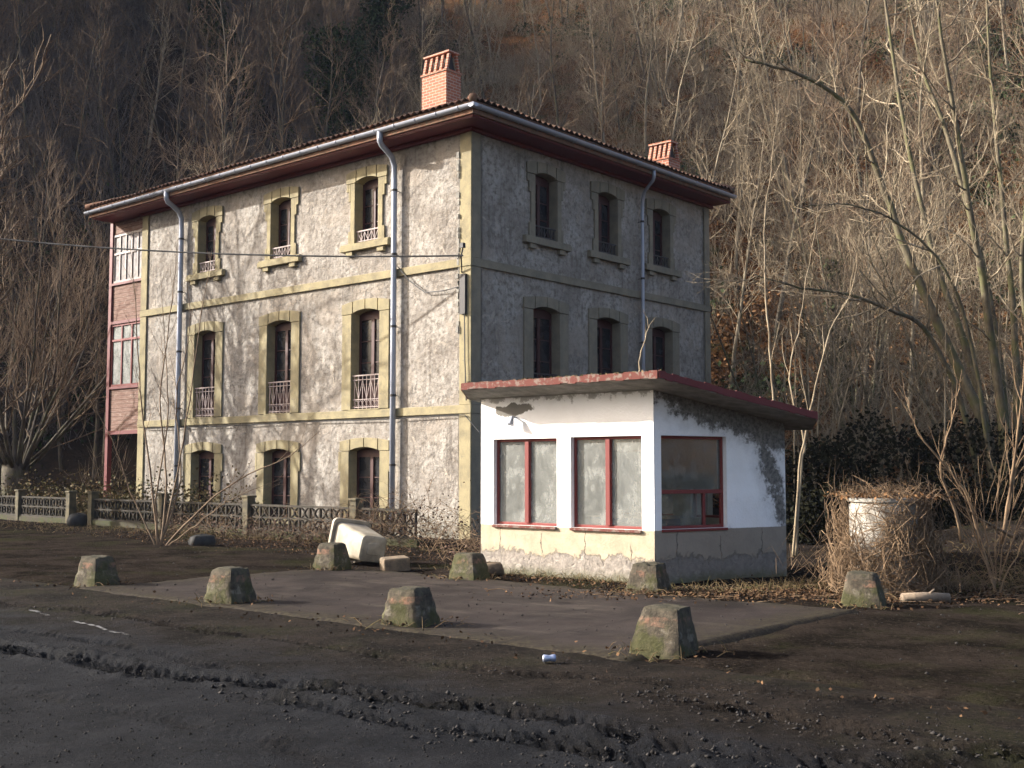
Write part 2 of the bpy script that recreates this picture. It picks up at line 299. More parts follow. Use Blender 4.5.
M = dict(
    plaster=mat_plaster(), trim=mat_trim(), trim_shade=mat_trim('shaded_trim', (0.24, 0.21, 0.155), (0.17, 0.15, 0.115)),  # trim_shade is the same trim darkened, the right face's shade in its colour
    red=mat_paint('oxblood_paint', (0.13, 0.018, 0.018), (0.17, 0.08, 0.06), 0.68),
    kred=mat_paint('red_window_paint', (0.18, 0.028, 0.024), (0.28, 0.14, 0.10), 0.62),
    fascia=mat_paint('flaking_red_paint', (0.14, 0.045, 0.035), (0.22, 0.18, 0.15), 0.50, 0.95),
    wood=mat_paint('dark_red_wood', (0.055, 0.016, 0.014), (0.11, 0.065, 0.05), 0.66),
    zinc=mat_paint('painted_zinc', (0.37, 0.395, 0.46), (0.24, 0.22, 0.21), 0.68, 0.45, 0.3),
    iron=mat_paint('pale_iron', (0.34, 0.27, 0.25), (0.17, 0.09, 0.07), 0.6, 0.6),
    darkiron=mat_paint('rusty_iron', (0.05, 0.045, 0.045), (0.1, 0.06, 0.04), 0.62, 0.6),
    glass=mat_glass_dark(), dirty=mat_glass_dirty('dusty_glass', 0.22, 0.48), murky=mat_glass_dirty('murky_glass', 0.35, 0.7), clear=mat_glass_dirty('thin_dust_glass', 0.03, 0.22),
    brick=mat_brick(), boards=mat_boards(), tiles=mat_tiles(),
    white_wood=mat_paint('white_wood', (0.34, 0.29, 0.27), (0.22, 0.14, 0.11), 0.55),
    kwall=mat_kiosk('white_kiosk_wall', False), kstain=mat_kiosk('stained_kiosk_wall', True),
    conc=simple('grey_concrete', (0.30, 0.285, 0.25), (0.18, 0.17, 0.15), 5, 0.9, 0.5, 0.02),
    fence=simple('fence_concrete', (0.055, 0.045, 0.034), (0.026, 0.024, 0.018), 4, 0.9, 0.5, 0.015),
    mossy=simple('mossy_wall', (0.05, 0.055, 0.018), (0.055, 0.045, 0.033), 3, 0.95, 0.6, 0.03),
    post=simple('post_concrete', (0.125, 0.105, 0.062), (0.06, 0.053, 0.037), 5, 0.9, 0.5, 0.02),
    bollard=mat_bollard(), ground=mat_ground(), road=mat_road(), apron=mat_apron(),
    binp=simple('dirty_white_plastic', (0.36, 0.32, 0.25), (0.20, 0.17, 0.125), 3.5, 0.55, 0.15, 0.01),
    tank=simple('chalky_white_tank', (0.5, 0.475, 0.42), (0.24, 0.21, 0.17), 5, 0.8, 0.5, 0.02),
    rubber=simple('black_rubber', (0.02, 0.02, 0.02), (0.04, 0.038, 0.035), 6, 0.8),
    rock=simple('rough_stone', (0.20, 0.15, 0.10), (0.10, 0.08, 0.06), 6, 0.9, 0.8, 0.03),
    log=simple('dead_wood', (0.26, 0.20, 0.14), (0.15, 0.11, 0.08), 6, 0.9, 0.6, 0.02),
    can=simple('crushed_can', (0.55, 0.58, 0.66), (0.20, 0.26, 0.45), 9, 0.35, 0.3, 0.01, 20, 0.5, 0.5),
    bark=mat_bark('grey_bark', (0.11, 0.092, 0.072), (0.052, 0.043, 0.035), 0.35),
    bark_pale=mat_bark('pale_bark', (0.30, 0.25, 0.175), (0.15, 0.12, 0.085), 0.25),
    bark_moss=mat_bark('mossy_bark', (0.16, 0.135, 0.09), (0.08, 0.065, 0.045), 0.6),
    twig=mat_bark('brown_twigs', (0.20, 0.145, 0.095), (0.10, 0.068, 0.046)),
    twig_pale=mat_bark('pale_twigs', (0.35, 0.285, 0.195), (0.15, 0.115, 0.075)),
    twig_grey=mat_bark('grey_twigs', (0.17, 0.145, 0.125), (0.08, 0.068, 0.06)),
    blind=simple('grubby_blind', (0.13, 0.115, 0.10), (0.09, 0.08, 0.07), 2.5, 0.8),
    curtain=simple('faded_curtain', (0.38, 0.36, 0.35), (0.22, 0.20, 0.195), 5, 0.9),
    vine=mat_bark('dry_vines', (0.24, 0.165, 0.10), (0.10, 0.066, 0.042)),
    leafbrown=mat_leaf('dead_leaves', [(0.035, 0.02, 0.012), (0.27, 0.15, 0.07), (0.13, 0.06, 0.026)], 0.7),
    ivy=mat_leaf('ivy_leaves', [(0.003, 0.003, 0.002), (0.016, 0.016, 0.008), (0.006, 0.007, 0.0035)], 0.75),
    evergreen=mat_leaf('evergreen_leaves', [(0.010, 0.018, 0.008), (0.045, 0.062, 0.024), (0.020, 0.032, 0.013)], 0.7),
    hedge=mat_leaf('garden_shrub_leaves', [(0.04, 0.05, 0.018), (0.15, 0.10, 0.05), (0.08, 0.075, 0.03)], 0.6),
    bramble=mat_leaf('bramble_leaves', [(0.03, 0.014, 0.012), (0.15, 0.10, 0.075), (0.05, 0.027, 0.022)], 0.7),
    litter=mat_leaf('matted_litter', [(0.02, 0.013, 0.009), (0.13, 0.078, 0.042), (0.05, 0.028, 0.017)], 0.8),
    grass=mat_leaf('dry_grass', [(0.07, 0.05, 0.028), (0.19, 0.135, 0.075), (0.05, 0.055, 0.018)], 0.8),
    gravel=mat_leaf('gravel_stones', [(0.007, 0.0065, 0.0065), (0.045, 0.042, 0.04), (0.013, 0.0115, 0.0105)], 0.7),
    line=None, black=simple('black_cable', (0.02, 0.02, 0.022), (0.03, 0.03, 0.03), 6, 0.6),
    inner=simple('grubby_plaster', (0.42, 0.40, 0.36), (0.30, 0.28, 0.25), 3, 0.9),
    blue=simple('faded_blue_board', (0.10, 0.17, 0.26), (0.07, 0.11, 0.17), 3, 0.6),
)
def mat_line():
    q = NB('worn_white_paint'); q.fin(q.mix(q.noise(9, 5), (0.10, 0.10, 0.10), (0.17, 0.17, 0.165)), 0.7)
    tr = q.n('ShaderNodeBsdfTransparent'); ms = q.n('ShaderNodeMixShader')
    q.set(ms.inputs[0], q.ramp(q.math('ADD', q.noise(3.5, 8, 0.75), q.math('MULTIPLY', q.noise(0.8, 2), 0.5)), 0.68, 0.86))
    q.set(ms.inputs[1], tr.outputs[0]); q.set(ms.inputs[2], q.p.outputs[0]); q.t.links.new(ms.outputs[0], q.out.inputs[0]); return q.m
M['line'] = mat_line()

# ------------------------------------------------------------------ object helpers
def link(o, parent=None, loc=None, rot=None):
    COL.objects.link(o)
    if parent is not None: o.parent = parent
    if loc is not None: o.location = loc
    if rot is not None: o.rotation_euler = (0, 0, rot) if not hasattr(rot, '__len__') else rot
    return o
def tag(o, label, cat, group=None, kind=None):
    o['label'] = label; o['category'] = cat
    if group: o['group'] = group
    if kind: o['kind'] = kind
    return o
def thing(name, label, cat, loc=(0, 0, 0), rot=0, group=None):
    o = bpy.data.objects.new(name, None); o.empty_display_size = 0.2; link(o, None, loc, rot)
    return tag(o, label, cat, group)

class MB:
    def __init__(s): s.v = []; s.f = []
    def quad(s, *p):
        i = len(s.v); s.v.extend(tuple(q) for q in p); s.f.append(tuple(range(i, i + len(p))))
    def box(s, x0, x1, y0, y1, z0, z1):
        i = len(s.v)
        s.v += [(x0, y0, z0), (x1, y0, z0), (x1, y1, z0), (x0, y1, z0), (x0, y0, z1), (x1, y0, z1), (x1, y1, z1), (x0, y1, z1)]
        s.f += [tuple(i + k for k in q) for q in ((0, 3, 2, 1), (4, 5, 6, 7), (0, 1, 5, 4), (1, 2, 6, 5), (2, 3, 7, 6), (3, 0, 4, 7))]
        return s
    def prism_xz(s, poly, y0, y1):
        n = len(poly); i = len(s.v)
        s.v += [(x, y0, z) for x, z in poly] + [(x, y1, z) for x, z in poly]
        s.f.append(tuple(range(i, i + n))); s.f.append(tuple(range(i + 2 * n - 1, i + n - 1, -1)))
        for k in range(n): a = i + k; b = i + (k + 1) % n; s.f.append((b, a, a + n, b + n))
        return s
    def prism_xy(s, poly, zb, zt):
        n = len(poly); i = len(s.v)
        s.v += [(x, y, zb(x, y) if callable(zb) else zb) for x, y in poly] + [(x, y, zt(x, y) if callable(zt) else zt) for x, y in poly]
        s.f.append(tuple(range(i + n - 1, i - 1, -1))); s.f.append(tuple(range(i + n, i + 2 * n)))
        for k in range(n): a = i + k; b = i + (k + 1) % n; s.f.append((a, b, b + n, a + n))
        return s
    def chain(s, pts, radii, sides=6, cap=True):
        pts = [Vector(p) for p in pts]; n = len(pts); i0 = len(s.v)
        t0 = (pts[1] - pts[0]).normalized()
        u = t0.orthogonal().normalized()
        for k, p in enumerate(pts):
            t = (pts[min(k + 1, n - 1)] - pts[max(k - 1, 0)]).normalized()
            u = (u - t * u.dot(t))
            u = u.normalized() if u.length > 1e-6 else t.orthogonal().normalized()
            w = t.cross(u); r = radii[k] if hasattr(radii, '__len__') else radii
            for a in range(sides):
                q = 2 * math.pi * a / sides; v = p + (u * math.cos(q) + w * math.sin(q)) * r
                s.v.append((v.x, v.y, v.z))
        for k in range(n - 1):
            for a in range(sides):
                b = (a + 1) % sides; j = i0 + k * sides
                s.f.append((j + a, j + b, j + sides + b, j + sides + a))
        if cap and sides > 3:
            s.f.append(tuple(range(i0 + sides - 1, i0 - 1, -1))); j = i0 + (n - 1) * sides; s.f.append(tuple(range(j, j + sides)))
        return s
    def build(s, name, mat, parent=None, loc=None, rot=None, smooth=False, bevel=0.0):
        me = bpy.data.meshes.new(name); me.from_pydata(s.v, [], s.f); me.update()
        me.materials.append(mat)
        if smooth: me.polygons.foreach_set('use_smooth', [True] * len(me.polygons))
        o = link(bpy.data.objects.new(name, me), parent, loc, rot)
        if bevel:
            b = o.modifiers.new('bevel', 'BEVEL'); b.width = bevel; b.segments = 2; b.limit_method = 'ANGLE'
        return o

def np_mesh(name, V, F, mat, parent=None, smooth=False, attr=None):
    V = np.asarray(V, np.float32); F = np.asarray(F, np.int32); k = F.shape[1]
    me = bpy.data.meshes.new(name); me.vertices.add(len(V)); me.vertices.foreach_set('co', V.ravel())
    me.loops.add(F.size); me.loops.foreach_set('vertex_index', F.ravel())
    me.polygons.add(len(F)); me.polygons.foreach_set('loop_start', np.arange(0, F.size, k, dtype=np.int32))
    try: me.polygons.foreach_set('loop_total', np.full(len(F), k, np.int32))
    except Exception: pass
    if smooth: me.polygons.foreach_set('use_smooth', np.ones(len(F), bool))
    if attr:
        for nm, vals in attr.items():
            a = me.attributes.new(nm, 'FLOAT', 'POINT'); a.data.foreach_set('value', np.asarray(vals, np.float32))
    me.update(calc_edges=True); me.validate(); me.materials.append(mat)
    return link(bpy.data.objects.new(name, me), parent)

def grid_faces(nx, ny):
    a = np.arange(nx - 1)[None, :] + nx * np.arange(ny - 1)[:, None]
    return np.stack([a, a + 1, a + nx + 1, a + nx], -1).reshape(-1, 4)

def leaf_quads(C, size, rng, flat=0.0, aspect=0.7):
    n = len(C); a = rng.normal(size=(n, 3)); a[:, 2] *= (1 - flat); a /= np.linalg.norm(a, axis=1)[:, None] + 1e-9
    b = rng.normal(size=(n, 3)); b[:, 2] *= (1 - flat); b -= a * (a * b).sum(1)[:, None]; b /= np.linalg.norm(b, axis=1)[:, None] + 1e-9
    s = (size * rng.uniform(0.55, 1.3, n))[:, None]; a = a * s * 0.5; b = b * s * 0.5 * aspect
    nrm = np.cross(a, b); nrm /= np.linalg.norm(nrm, axis=1)[:, None] + 1e-9
    V = np.stack([C - a, C - b + nrm * s * 0.1, C + a, C + b + nrm * s * 0.1], 1).reshape(-1, 3)
    return V, np.arange(4 * n).reshape(-1, 4)

def twig_mesh(P0, P1, P2, r):
    # many three-sided twigs of two segments each
    n = len(P0); d = P2 - P0; d /= np.linalg.norm(d, axis=1)[:, None] + 1e-9
    ref = np.where(np.abs(d[:, 2:3]) > 0.9, np.array([[1., 0, 0]]), np.array([[0., 0, 1]]))
    u = np.cross(d, ref); u /= np.linalg.norm(u, axis=1)[:, None] + 1e-9; w = np.cross(d, u)
    rings = []
    for P, k in ((P0, 1.0), (P1, 0.75), (P2, 0.3)):
        for a in (0, 2.0944, 4.1888):
            rings.append(P + (u * math.cos(a) + w * math.sin(a)) * (r * k)[:, None])
    V = np.stack(rings, 1).reshape(-1, 3)
    base = (9 * np.arange(n))[:, None]
    F = []
    for k in (0, 3):
        for a in range(3):
            b = (a + 1) % 3; F.append(base + np.array([[k + a, k + b, k + 3 + b, k + 3 + a]]))
    return V, np.concatenate(F, 0)

# value noise for heights (numpy)
_rs = np.random.RandomState(3); _tab = _rs.rand(256, 256)
def vnoise(x, y):
    xi = np.floor(x).astype(int); yi = np.floor(y).astype(int); fx = x - xi; fy = y - yi
    fx = fx * fx * (3 - 2 * fx); fy = fy * fy * (3 - 2 * fy)
    g = lambda a, b: _tab[a % 256, b % 256]
    return (g(xi, yi) * (1 - fx) + g(xi + 1, yi) * fx) * (1 - fy) + (g(xi, yi + 1) * (1 - fx) + g(xi + 1, yi + 1) * fx) * fy - 0.5
def fbm(x, y, o=4):
    v = 0; a = 1.0
    for k in range(o): v = v + a * vnoise(x * 2 ** k + 17 * k, y * 2 ** k + 31 * k); a *= 0.5
    return v

# ------------------------------------------------------------------ terrain
ANG = R(49.2)
SD = np.array([-math.sin(ANG), math.cos(ANG)]); TD = np.array([-math.cos(ANG), -math.sin(ANG)])   # along the road, towards the camera
RO = np.array([1.23, 10.57])
def to_st(x, y): dx = x - RO[0]; dy = y - RO[1]; return dx * SD[0] + dy * SD[1], dx * TD[0] + dy * TD[1]
def from_st(s, t): return RO[0] + s * SD[0] + t * TD[0], RO[1] + s * SD[1] + t * TD[1]

def hill_LR(x, y):
    Rr = 0.25 * x + 0.75 * y - 31.5
    L = np.minimum(-0.7 * (x - 10) + 0.6 * (y - 58), 1.4 * (y - 50) - 0.3 * (x + 20))
    ex = 1.5 * np.clip(-(x + 0.52 * y) - 4, 0, 60) * np.clip((y - 66) / 8, 0, 1)  # unseen ridge added beyond the left edge to keep the left slope shaded
    L = np.maximum(L, np.minimum(L + ex, 68))
    return L, Rr
def hill(x, y):
    x = np.asarray(x, float); y = np.asarray(y, float)
    L, Rr = hill_LR(x, y); m = np.maximum(L, Rr)
    h = np.where(m > 0, m, 0) ; h = np.where(np.abs(m) < 1.5, (m + 1.5) ** 2 / 6.0, h)
    h = np.where(m < -1.5, 0, h)
    h = 100 * np.tanh(h / 100)
    k = np.clip(h / 4, 0, 1)
    h = h + k * (2.2 * fbm(x / 9, y / 9, 4) + 0.35 * fbm(x / 1.7, y / 1.7, 2))
    # low bank of rough earth to the right of the kiosk
    b = np.exp(-((x - 9.5) / 2.6) ** 2 - ((y - 21.5) / 3.0) ** 2) * 0.75
    return np.maximum(h, 0) + b
def ground_z(x, y):
    s, t = to_st(np.asarray(x, float), np.asarray(y, float))
    road = np.clip((t + 0.2) / 0.8, 0, 1); h = hill(x, y)
    ap = np.clip((s + 0.1) / 0.3, 0, 1) * np.clip((9.9 - s) / 0.4, 0, 1) * np.clip((t + 4.9) / 0.3, 0, 1)
    rough = 0.035 * fbm(np.asarray(x) / 0.9, np.asarray(y) / 0.9, 3) + 0.026 * fbm(np.asarray(x) / 0.33, np.asarray(y) / 0.33, 3)
    return h + rough - 0.16 * road - 0.03 * ap * (1 - road)

def axis(segs):
    out = []
    for a, b, st in segs: out.append(np.arange(a, b, st))
    out.append(np.array([segs[-1][1]])); return np.concatenate(out)
gx = axis([(-3000, -400, 650), (-400, -120, 40), (-120, -30, 2.5), (-30, -8, 0.28), (-8, 10, 0.11), (10, 16, 0.28), (16, 90, 2.0), (90, 400, 31), (400, 3000, 650)])
gy = axis([(-2500, -300, 550), (-300, -20, 35), (-20, 4, 2), (4, 8, 0.28), (8, 18, 0.11), (18, 32, 0.28), (32, 60, 0.7), (60, 140, 1.8), (140, 400, 20), (400, 3000, 650)])
GX, GY = np.meshgrid(gx, gy)
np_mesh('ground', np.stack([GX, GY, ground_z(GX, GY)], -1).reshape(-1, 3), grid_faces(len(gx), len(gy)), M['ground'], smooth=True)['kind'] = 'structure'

# ruts pressed into the mud, as polylines on the ground
RUTS = [([(-9, 13.9), (-6.2, 12.1), (-3.2, 10.0), (-1.7, 9.1), (-0.84, 8.65), (0.06, 8.1), (0.82, 7.42), (1.5, 6.98), (2.3, 6.75), (4, 6.9), (8, 8.0)], 0.16, 0.080),
        ([(-2.2, 9.0), (-0.9, 8.0), (-0.1, 7.42), (0.54, 7.06), (1.1, 6.6), (2.0, 6.25), (4, 6.3), (8, 7.3)], 0.15, 0.068),
        ([(0.9, 8.9), (1.5, 8.4), (1.9, 8.1), (2.4, 7.5), (3.1, 7.1), (5, 7.4), (8, 8.6)], 0.15, 0.078),
        ([(-9, 17.4), (-6.3, 14.9), (-5.0, 14.1), (-3.5, 12.6), (-1.4, 10.9), (0.6, 9.6), (3, 8.6), (7, 8.3)], 0.10, 0.034),
        ([(-9, 15.2), (-6.0, 13.0), (-3.4, 11.0), (-1.9, 9.5), (-0.6, 8.9)], 0.10, 0.026),
        ([(-8, 12.2), (-4.4, 9.6), (-2.6, 8.2), (-1.2, 7.0), (0.2, 6.2)], 0.10, 0.014)]
def smooth_poly(P, n=10):
    P = np.array(P, float); out = []
    for i in range(len(P) - 1):
        p0 = P[max(i - 1, 0)]; p1 = P[i]; p2 = P[i + 1]; p3 = P[min(i + 2, len(P) - 1)]
        for k in range(n):
            t = k / n
            out.append(0.5 * ((2 * p1) + (-p0 + p2) * t + (2 * p0 - 5 * p1 + 4 * p2 - p3) * t * t + (-p0 + 3 * p1 - 3 * p2 + p3) * t ** 3))
    out.append(P[-1]); return np.array(out)
RP = [(smooth_poly(p), w, d) for p, w, d in RUTS]
def road_h(x, y):
    x = np.asarray(x, float); y = np.asarray(y, float)
    s, t = to_st(x, y)
    h = 0.05 * fbm(x / 1.6, y / 1.6, 4) * np.clip((t - 0.3) / 1.2, 0, 1) + 0.020 * fbm(x / 0.30, y / 0.30, 4)
    mud = np.clip(1.25 - t / 3.0, 0.1, 1.2)
    wx = x + 0.10 * fbm(x / 0.7, y / 0.7, 2); wy = y + 0.10 * fbm(x / 0.7 + 9, y / 0.7 + 4, 2)
    for P, w, d in RP:
        best = np.full(x.shape, 9.0); al = np.zeros(x.shape); sg = np.zeros(x.shape); acc = 0.0
        for a, b in zip(P[:-1], P[1:]):
            e = b - a; L = np.hypot(*e)
            u = np.clip(((wx - a[0]) * e[0] + (wy - a[1]) * e[1]) / (L * L), 0, 1)
            dx = wx - a[0] - u * e[0]; dy = wy - a[1] - u * e[1]; dd = np.hypot(dx, dy)
            k = dd < best; best = np.where(k, dd, best); al = np.where(k, acc + u * L, al)
            sg = np.where(k, np.sign(dx * e[1] - dy * e[0]), sg); acc += L
        q = best / w
        fade = np.clip(al / 1.2, 0, 1)
        lug = 0.5 + 0.5 * np.sign(np.sin((al + 0.9 * best * 1.0) / 0.115 * 2 * np.pi + sg * 1.6))
        lug = lug * np.clip(1 + 1.1 * fbm(x / 0.3, y / 0.3, 2), 0, 1.5)
        prof = -np.exp(-q ** 4) * (1 - 0.75 * lug) + 0.40 * np.exp(-((q - 1.5) / 0.40) ** 2) * (0.8 + 1.2 * fbm(x / 0.12, y / 0.12, 2))
        h = h + d * prof * fade + d * 0.30 * np.exp(-(q / 2.0) ** 2) * fade * np.abs(fbm(x / 0.13, y / 0.13, 2))
        mud = np.maximum(mud, np.exp(-(q / 1.6) ** 2) * 0.35)
    edge = np.clip((t - 0.02) / 0.2, 0, 1)
    return h * edge + 0.004 * edge - 0.02 * (1 - edge), mud
ss = axis([(-60, -9, 3), (-9, 15, 0.036), (15, 60, 1.5)]); tt = axis([(0.0, 6.6, 0.036), (6.6, 16, 0.8)])
SS, TT = np.meshgrid(ss, tt); RX, RY = from_st(SS, TT); RH, RMUD = road_h(RX, RY)
rd = np_mesh('road', np.stack([RX, RY, RH], -1).reshape(-1, 3), grid_faces(len(ss), len(tt))[:, ::-1], M['road'], smooth=False, attr={'mud': RMUD.ravel()})
rd['kind'] = 'structure'

# parking apron of old concrete, its local frame lies along the road
sa = np.arange(-0.0, 9.81, 0.06); ta = np.arange(-4.75, 0.28, 0.06)
SA, TA = np.meshgrid(sa, ta)
wob = 0.10 * fbm(SA / 0.6, TA / 0.6, 3)
ed = np.minimum(np.minimum(SA, 9.8 - SA + 3 * wob), np.minimum(TA + 4.7 + 3 * wob, 0.3 - TA + wob))
AZ = 0.02 + 0.02 * fbm(SA / 2.2, TA / 2.2, 3) + 0.004 * fbm(SA / 0.2, TA / 0.2, 2) - 0.075 * np.clip(1 - ed / 0.12, 0, 1)
ap = np_mesh('pavement', np.stack([SA, -TA, AZ], -1).reshape(-1, 3), grid_faces(len(sa), len(ta)), M['apron'], smooth=True)
# local x = along the road, local y = away from the camera
ap.matrix_world = Matrix(((SD[0], -TD[0], 0, RO[0]), (SD[1], -TD[1], 0, RO[1]), (0, 0, 1, 0), (0, 0, 0, 1)))
ap['kind'] = 'structure'

def surf(x, y):
    s, t = to_st(x, y)
    if t > 0.3: return float(road_h(np.array([x]), np.array([y]))[0][0])
    if 0 < s < 9.8 and t > -4.7: return 0.02
    return float(ground_z(np.array([x]), np.array([y]))[0])

def line_strip(P, w):
    P = smooth_poly(P, 40); V = []; 
    for i, p in enumerate(P):
        e = P[min(i + 1, len(P) - 1)] - P[max(i - 1, 0)]; e /= np.hypot(*e); n = np.array([-e[1], e[0]])
        for k in (-1, 1):
            q = p + n * k * w / 2; h = road_h(np.array([q[0]]), np.array([q[1]]))[0][0]; V.append((q[0], q[1], h + 0.012))
    F = [(2 * i, 2 * i + 2, 2 * i + 3, 2 * i + 1) for i in range(len(P) - 1)]
    o = np_mesh('road_marking', V, F, M['line']); o['kind'] = 'structure'; return o
line_strip([(-5.87, 14.23), (-5.2, 13.45), (-4.6, 12.75), (-3.9, 11.95)], 0.05)

# ------------------------------------------------------------------ the house
house = thing('house', 'abandoned three storey house of grey roughcast with ochre trim and hipped tile roof', 'house', (-1.02, 28.33, 0), ANG)
HW, HL, HT = 11.25, 14.9, 10.22

def wall_mesh(W, H, openings, th, top=None, cell=None):
    """front face on y=0 with rectangular openings (x0,x1,z0,z1) and reveals going in to y=th"""
    mb = MB(); xs = sorted({0, W} | {o[0] for o in openings} | {o[1] for o in openings}); zs = sorted({0, H} | {o[2] for o in openings} | {o[3] for o in openings})
    tp = top or (lambda x: H)
    for i in range(len(xs) - 1):
        for j in range(len(zs) - 1):
            x0, x1, z0, z1 = xs[i], xs[i + 1], zs[j], zs[j + 1]
            if any(o[0] < (x0 + x1) / 2 < o[1] and o[2] < (z0 + z1) / 2 < o[3] for o in openings): continue
            za, zb = (tp(x0), tp(x1)) if z1 == H else (z1, z1)
            mb.quad((x0, 0, z0), (x1, 0, z0), (x1, 0, zb), (x0, 0, za))
            mb.quad((x1, th, z0), (x0, th, z0), (x0, th, za), (x1, th, zb))
    for x0, x1, z0, z1 in openings:
        mb.quad((x0, 0, z0), (x0, 0, z1), (x0, th, z1), (x0, th, z0)); mb.quad((x1, 0, z1), (x1, 0, z0), (x1, th, z0), (x1, th, z1))
        mb.quad((x0, 0, z1), (x1, 0, z1), (x1, th, z1), (x0, th, z1)); mb.quad((x0, 0, z0), (x0, th, z0), (x1, th, z0), (x1, 0, z0))
    mb.quad((0, 0, 0), (0, 0, tp(0)), (0, th, tp(0)), (0, th, 0)); mb.quad((W, 0, tp(W)), (W, 0, 0), (W, th, 0), (W, th, tp(W)))
    mb.quad((0, 0, tp(0)), (W, 0, tp(W)), (W, th, tp(W)), (0, th, tp(0)))
    return mb

WT = 0.42
KIND = dict(  # opening width, sill z, arch crown z
    top=(0.94, 7.84, 9.63), mid=(1.12, 3.32, 6.02), low=(1.22, 0.30, 2.31))
def opening_of(kind, c): w, z0, z1 = KIND[kind]; return (c - w / 2 - 0.06, c + w / 2 + 0.06, z0, z1 + 0.03)
LWIN = [14.9 - v for v in (11.2, 7.52, 3.82)]; RWIN = [2.93, 5.73, 8.48]
opL = [opening_of(k, c) for k in KIND for c in LWIN]; opR = [opening_of(k, c) for k in ('top', 'mid') for c in RWIN]
ROT_L = R(-90); LOC_L = (0, HL, 0)
wall_mesh(HL, HT, opL, WT).build('wall', M['plaster'], house, LOC_L, ROT_L)
wall_mesh(HW, HT, opR, WT).build('wall', M['plaster'], house, (0, 0, 0), 0)
wall_mesh(HL, HT, [], WT).build('wall', M['plaster'], house, (HW, 0, 0), R(90))
wall_mesh(HW, HT, [], WT).build('wall', M['plaster'], house, (HW, HL, 0), R(180))
fb = MB()                                                     # floors inside, so that the rooms are dark
for z in (0.1, 3.2, 6.85, 10.1): fb.box(WT + 0.01, HW - WT - 0.01, WT + 0.01, HL - WT - 0.01, z - 0.1, z)
fb.build('floor_slab', M['wood'], house)

def arc(w, zs, rise, n=10): return [(-w / 2 + w * k / n, zs + rise * (1 - (2 * k / n - 1) ** 2)) for k in range(n + 1)]
def surround_mesh(kind):
    w, z0, z1 = KIND[kind]; rise = 0.10; zs = z1 - rise; mb = MB(); H = z1 - z0; P = -0.05
    tw = {'top': 0.17, 'mid': 0.37, 'low': 0.34}[kind]; ear = {'top': 0.36, 'mid': 0.40, 'low': 0.38}[kind]; lt = {'top': 0.28, 'mid': 0.27, 'low': 0.25}[kind]
    zs -= z0; z1 -= z0
    for sx in (-1, 1):
        a, b = sorted((sx * w / 2, sx * (w / 2 + tw))); mb.box(a, b, P, -0.004, 0, zs - 0.012)
        a, b = sorted((sx * w / 2, sx * (w / 2 + 0.056))); mb.box(a, b, -0.004, 0.31, 0.002, zs + 0.04)
        if kind == 'top':
            a, b = sorted((sx * (w / 2 + tw + 0.002), sx * (w / 2 + 0.25))); mb.box(a, b, P - 0.003, -0.004, zs - 0.5, zs - 0.014); mb.box(a, b, P - 0.003, -0.004, 0.0, 0.36)
            a, b = sorted((sx * (w / 2 + 0.252), sx * (w / 2 + 0.33))); mb.box(a, b, P - 0.005, -0.004, zs - 0.22, zs - 0.014)
        if kind == 'low':
            a, b = sorted((sx * (w / 2 + tw + 0.002), sx * (w / 2 + tw + 0.08))); mb.box(a, b, P - 0.003, -0.004, zs - 0.55, zs - 0.014)
    # lintel of voussoirs with dark joints between
    cuts = [-(w / 2 + ear), -w / 2 + 0.06, 0.0, w / 2 - 0.06, w / 2 + ear]
    top = lambda x: z1 + lt - 0.10 * (abs(x) / (w / 2 + ear)) ** 2
    bot = lambda x: zs + rise * (1 - (2 * x / w) ** 2) if abs(x) < w / 2 else zs
    for a, b in zip(cuts[:-1], cuts[1:]):
        a += 0.016; b -= 0.016; xs = sorted({a, b, *[a + (b - a) * k / 5 for k in range(6)], *[v for v in (-w / 2, w / 2) if a < v < b]})
        lean = lambda x: x
        mb.prism_xz([(x, bot(x)) for x in xs] + [(x, top(x)) for x in reversed(xs)], P - 0.012, -0.004)
    xs = [-w / 2 - 0.05 + (w + 0.1) * k / 12 for k in range(13)]
    mb.prism_xz([(x, bot(x)) for x in xs] + [(x, z1 + 0.028) for x in reversed(xs)], -0.003, 0.31)
    return mb
def frame_mesh(kind):
    w, z0, z1 = KIND[kind]; H = z1 - z0; mb = MB(); y0, y1 = 0.25, 0.305
    mb.box(-w / 2 + 0.001, -w / 2 + 0.07, y0, y1, 0.01, H - 0.1); mb.box(w / 2 - 0.07, w / 2 - 0.001, y0, y1, 0.01, H - 0.1)
    mb.box(-w / 2 + 0.072, w / 2 - 0.072, y0, y1, 0.01, 0.12); mb.box(-w / 2 + 0.072, w / 2 - 0.072, y0 - 0.002, y1, H - 0.26, H - 0.02)
    mb.box(-0.055, 0.055, y0 - 0.012, y1, 0.122, H - 0.262)
    rows = {'top': 3, 'mid': 4, 'low': 3}[kind]
    for k in range(1, rows):
        z = 0.12 + (H - 0.38) * k / rows
        mb.box(-w / 2 + 0.072, -0.057, y0 + 0.012, y1 - 0.01, z - 0.014, z + 0.014); mb.box(0.057, w / 2 - 0.072, y0 + 0.012, y1 - 0.01, z - 0.014, z + 0.014)
    if kind == 'mid':
        mb.box(-w / 2 + 0.072, -0.057, y0 + 0.005, y1 - 0.005, 0.122, 0.62); mb.box(0.057, w / 2 - 0.072, y0 + 0.005, y1 - 0.005, 0.122, 0.62)
    return mb
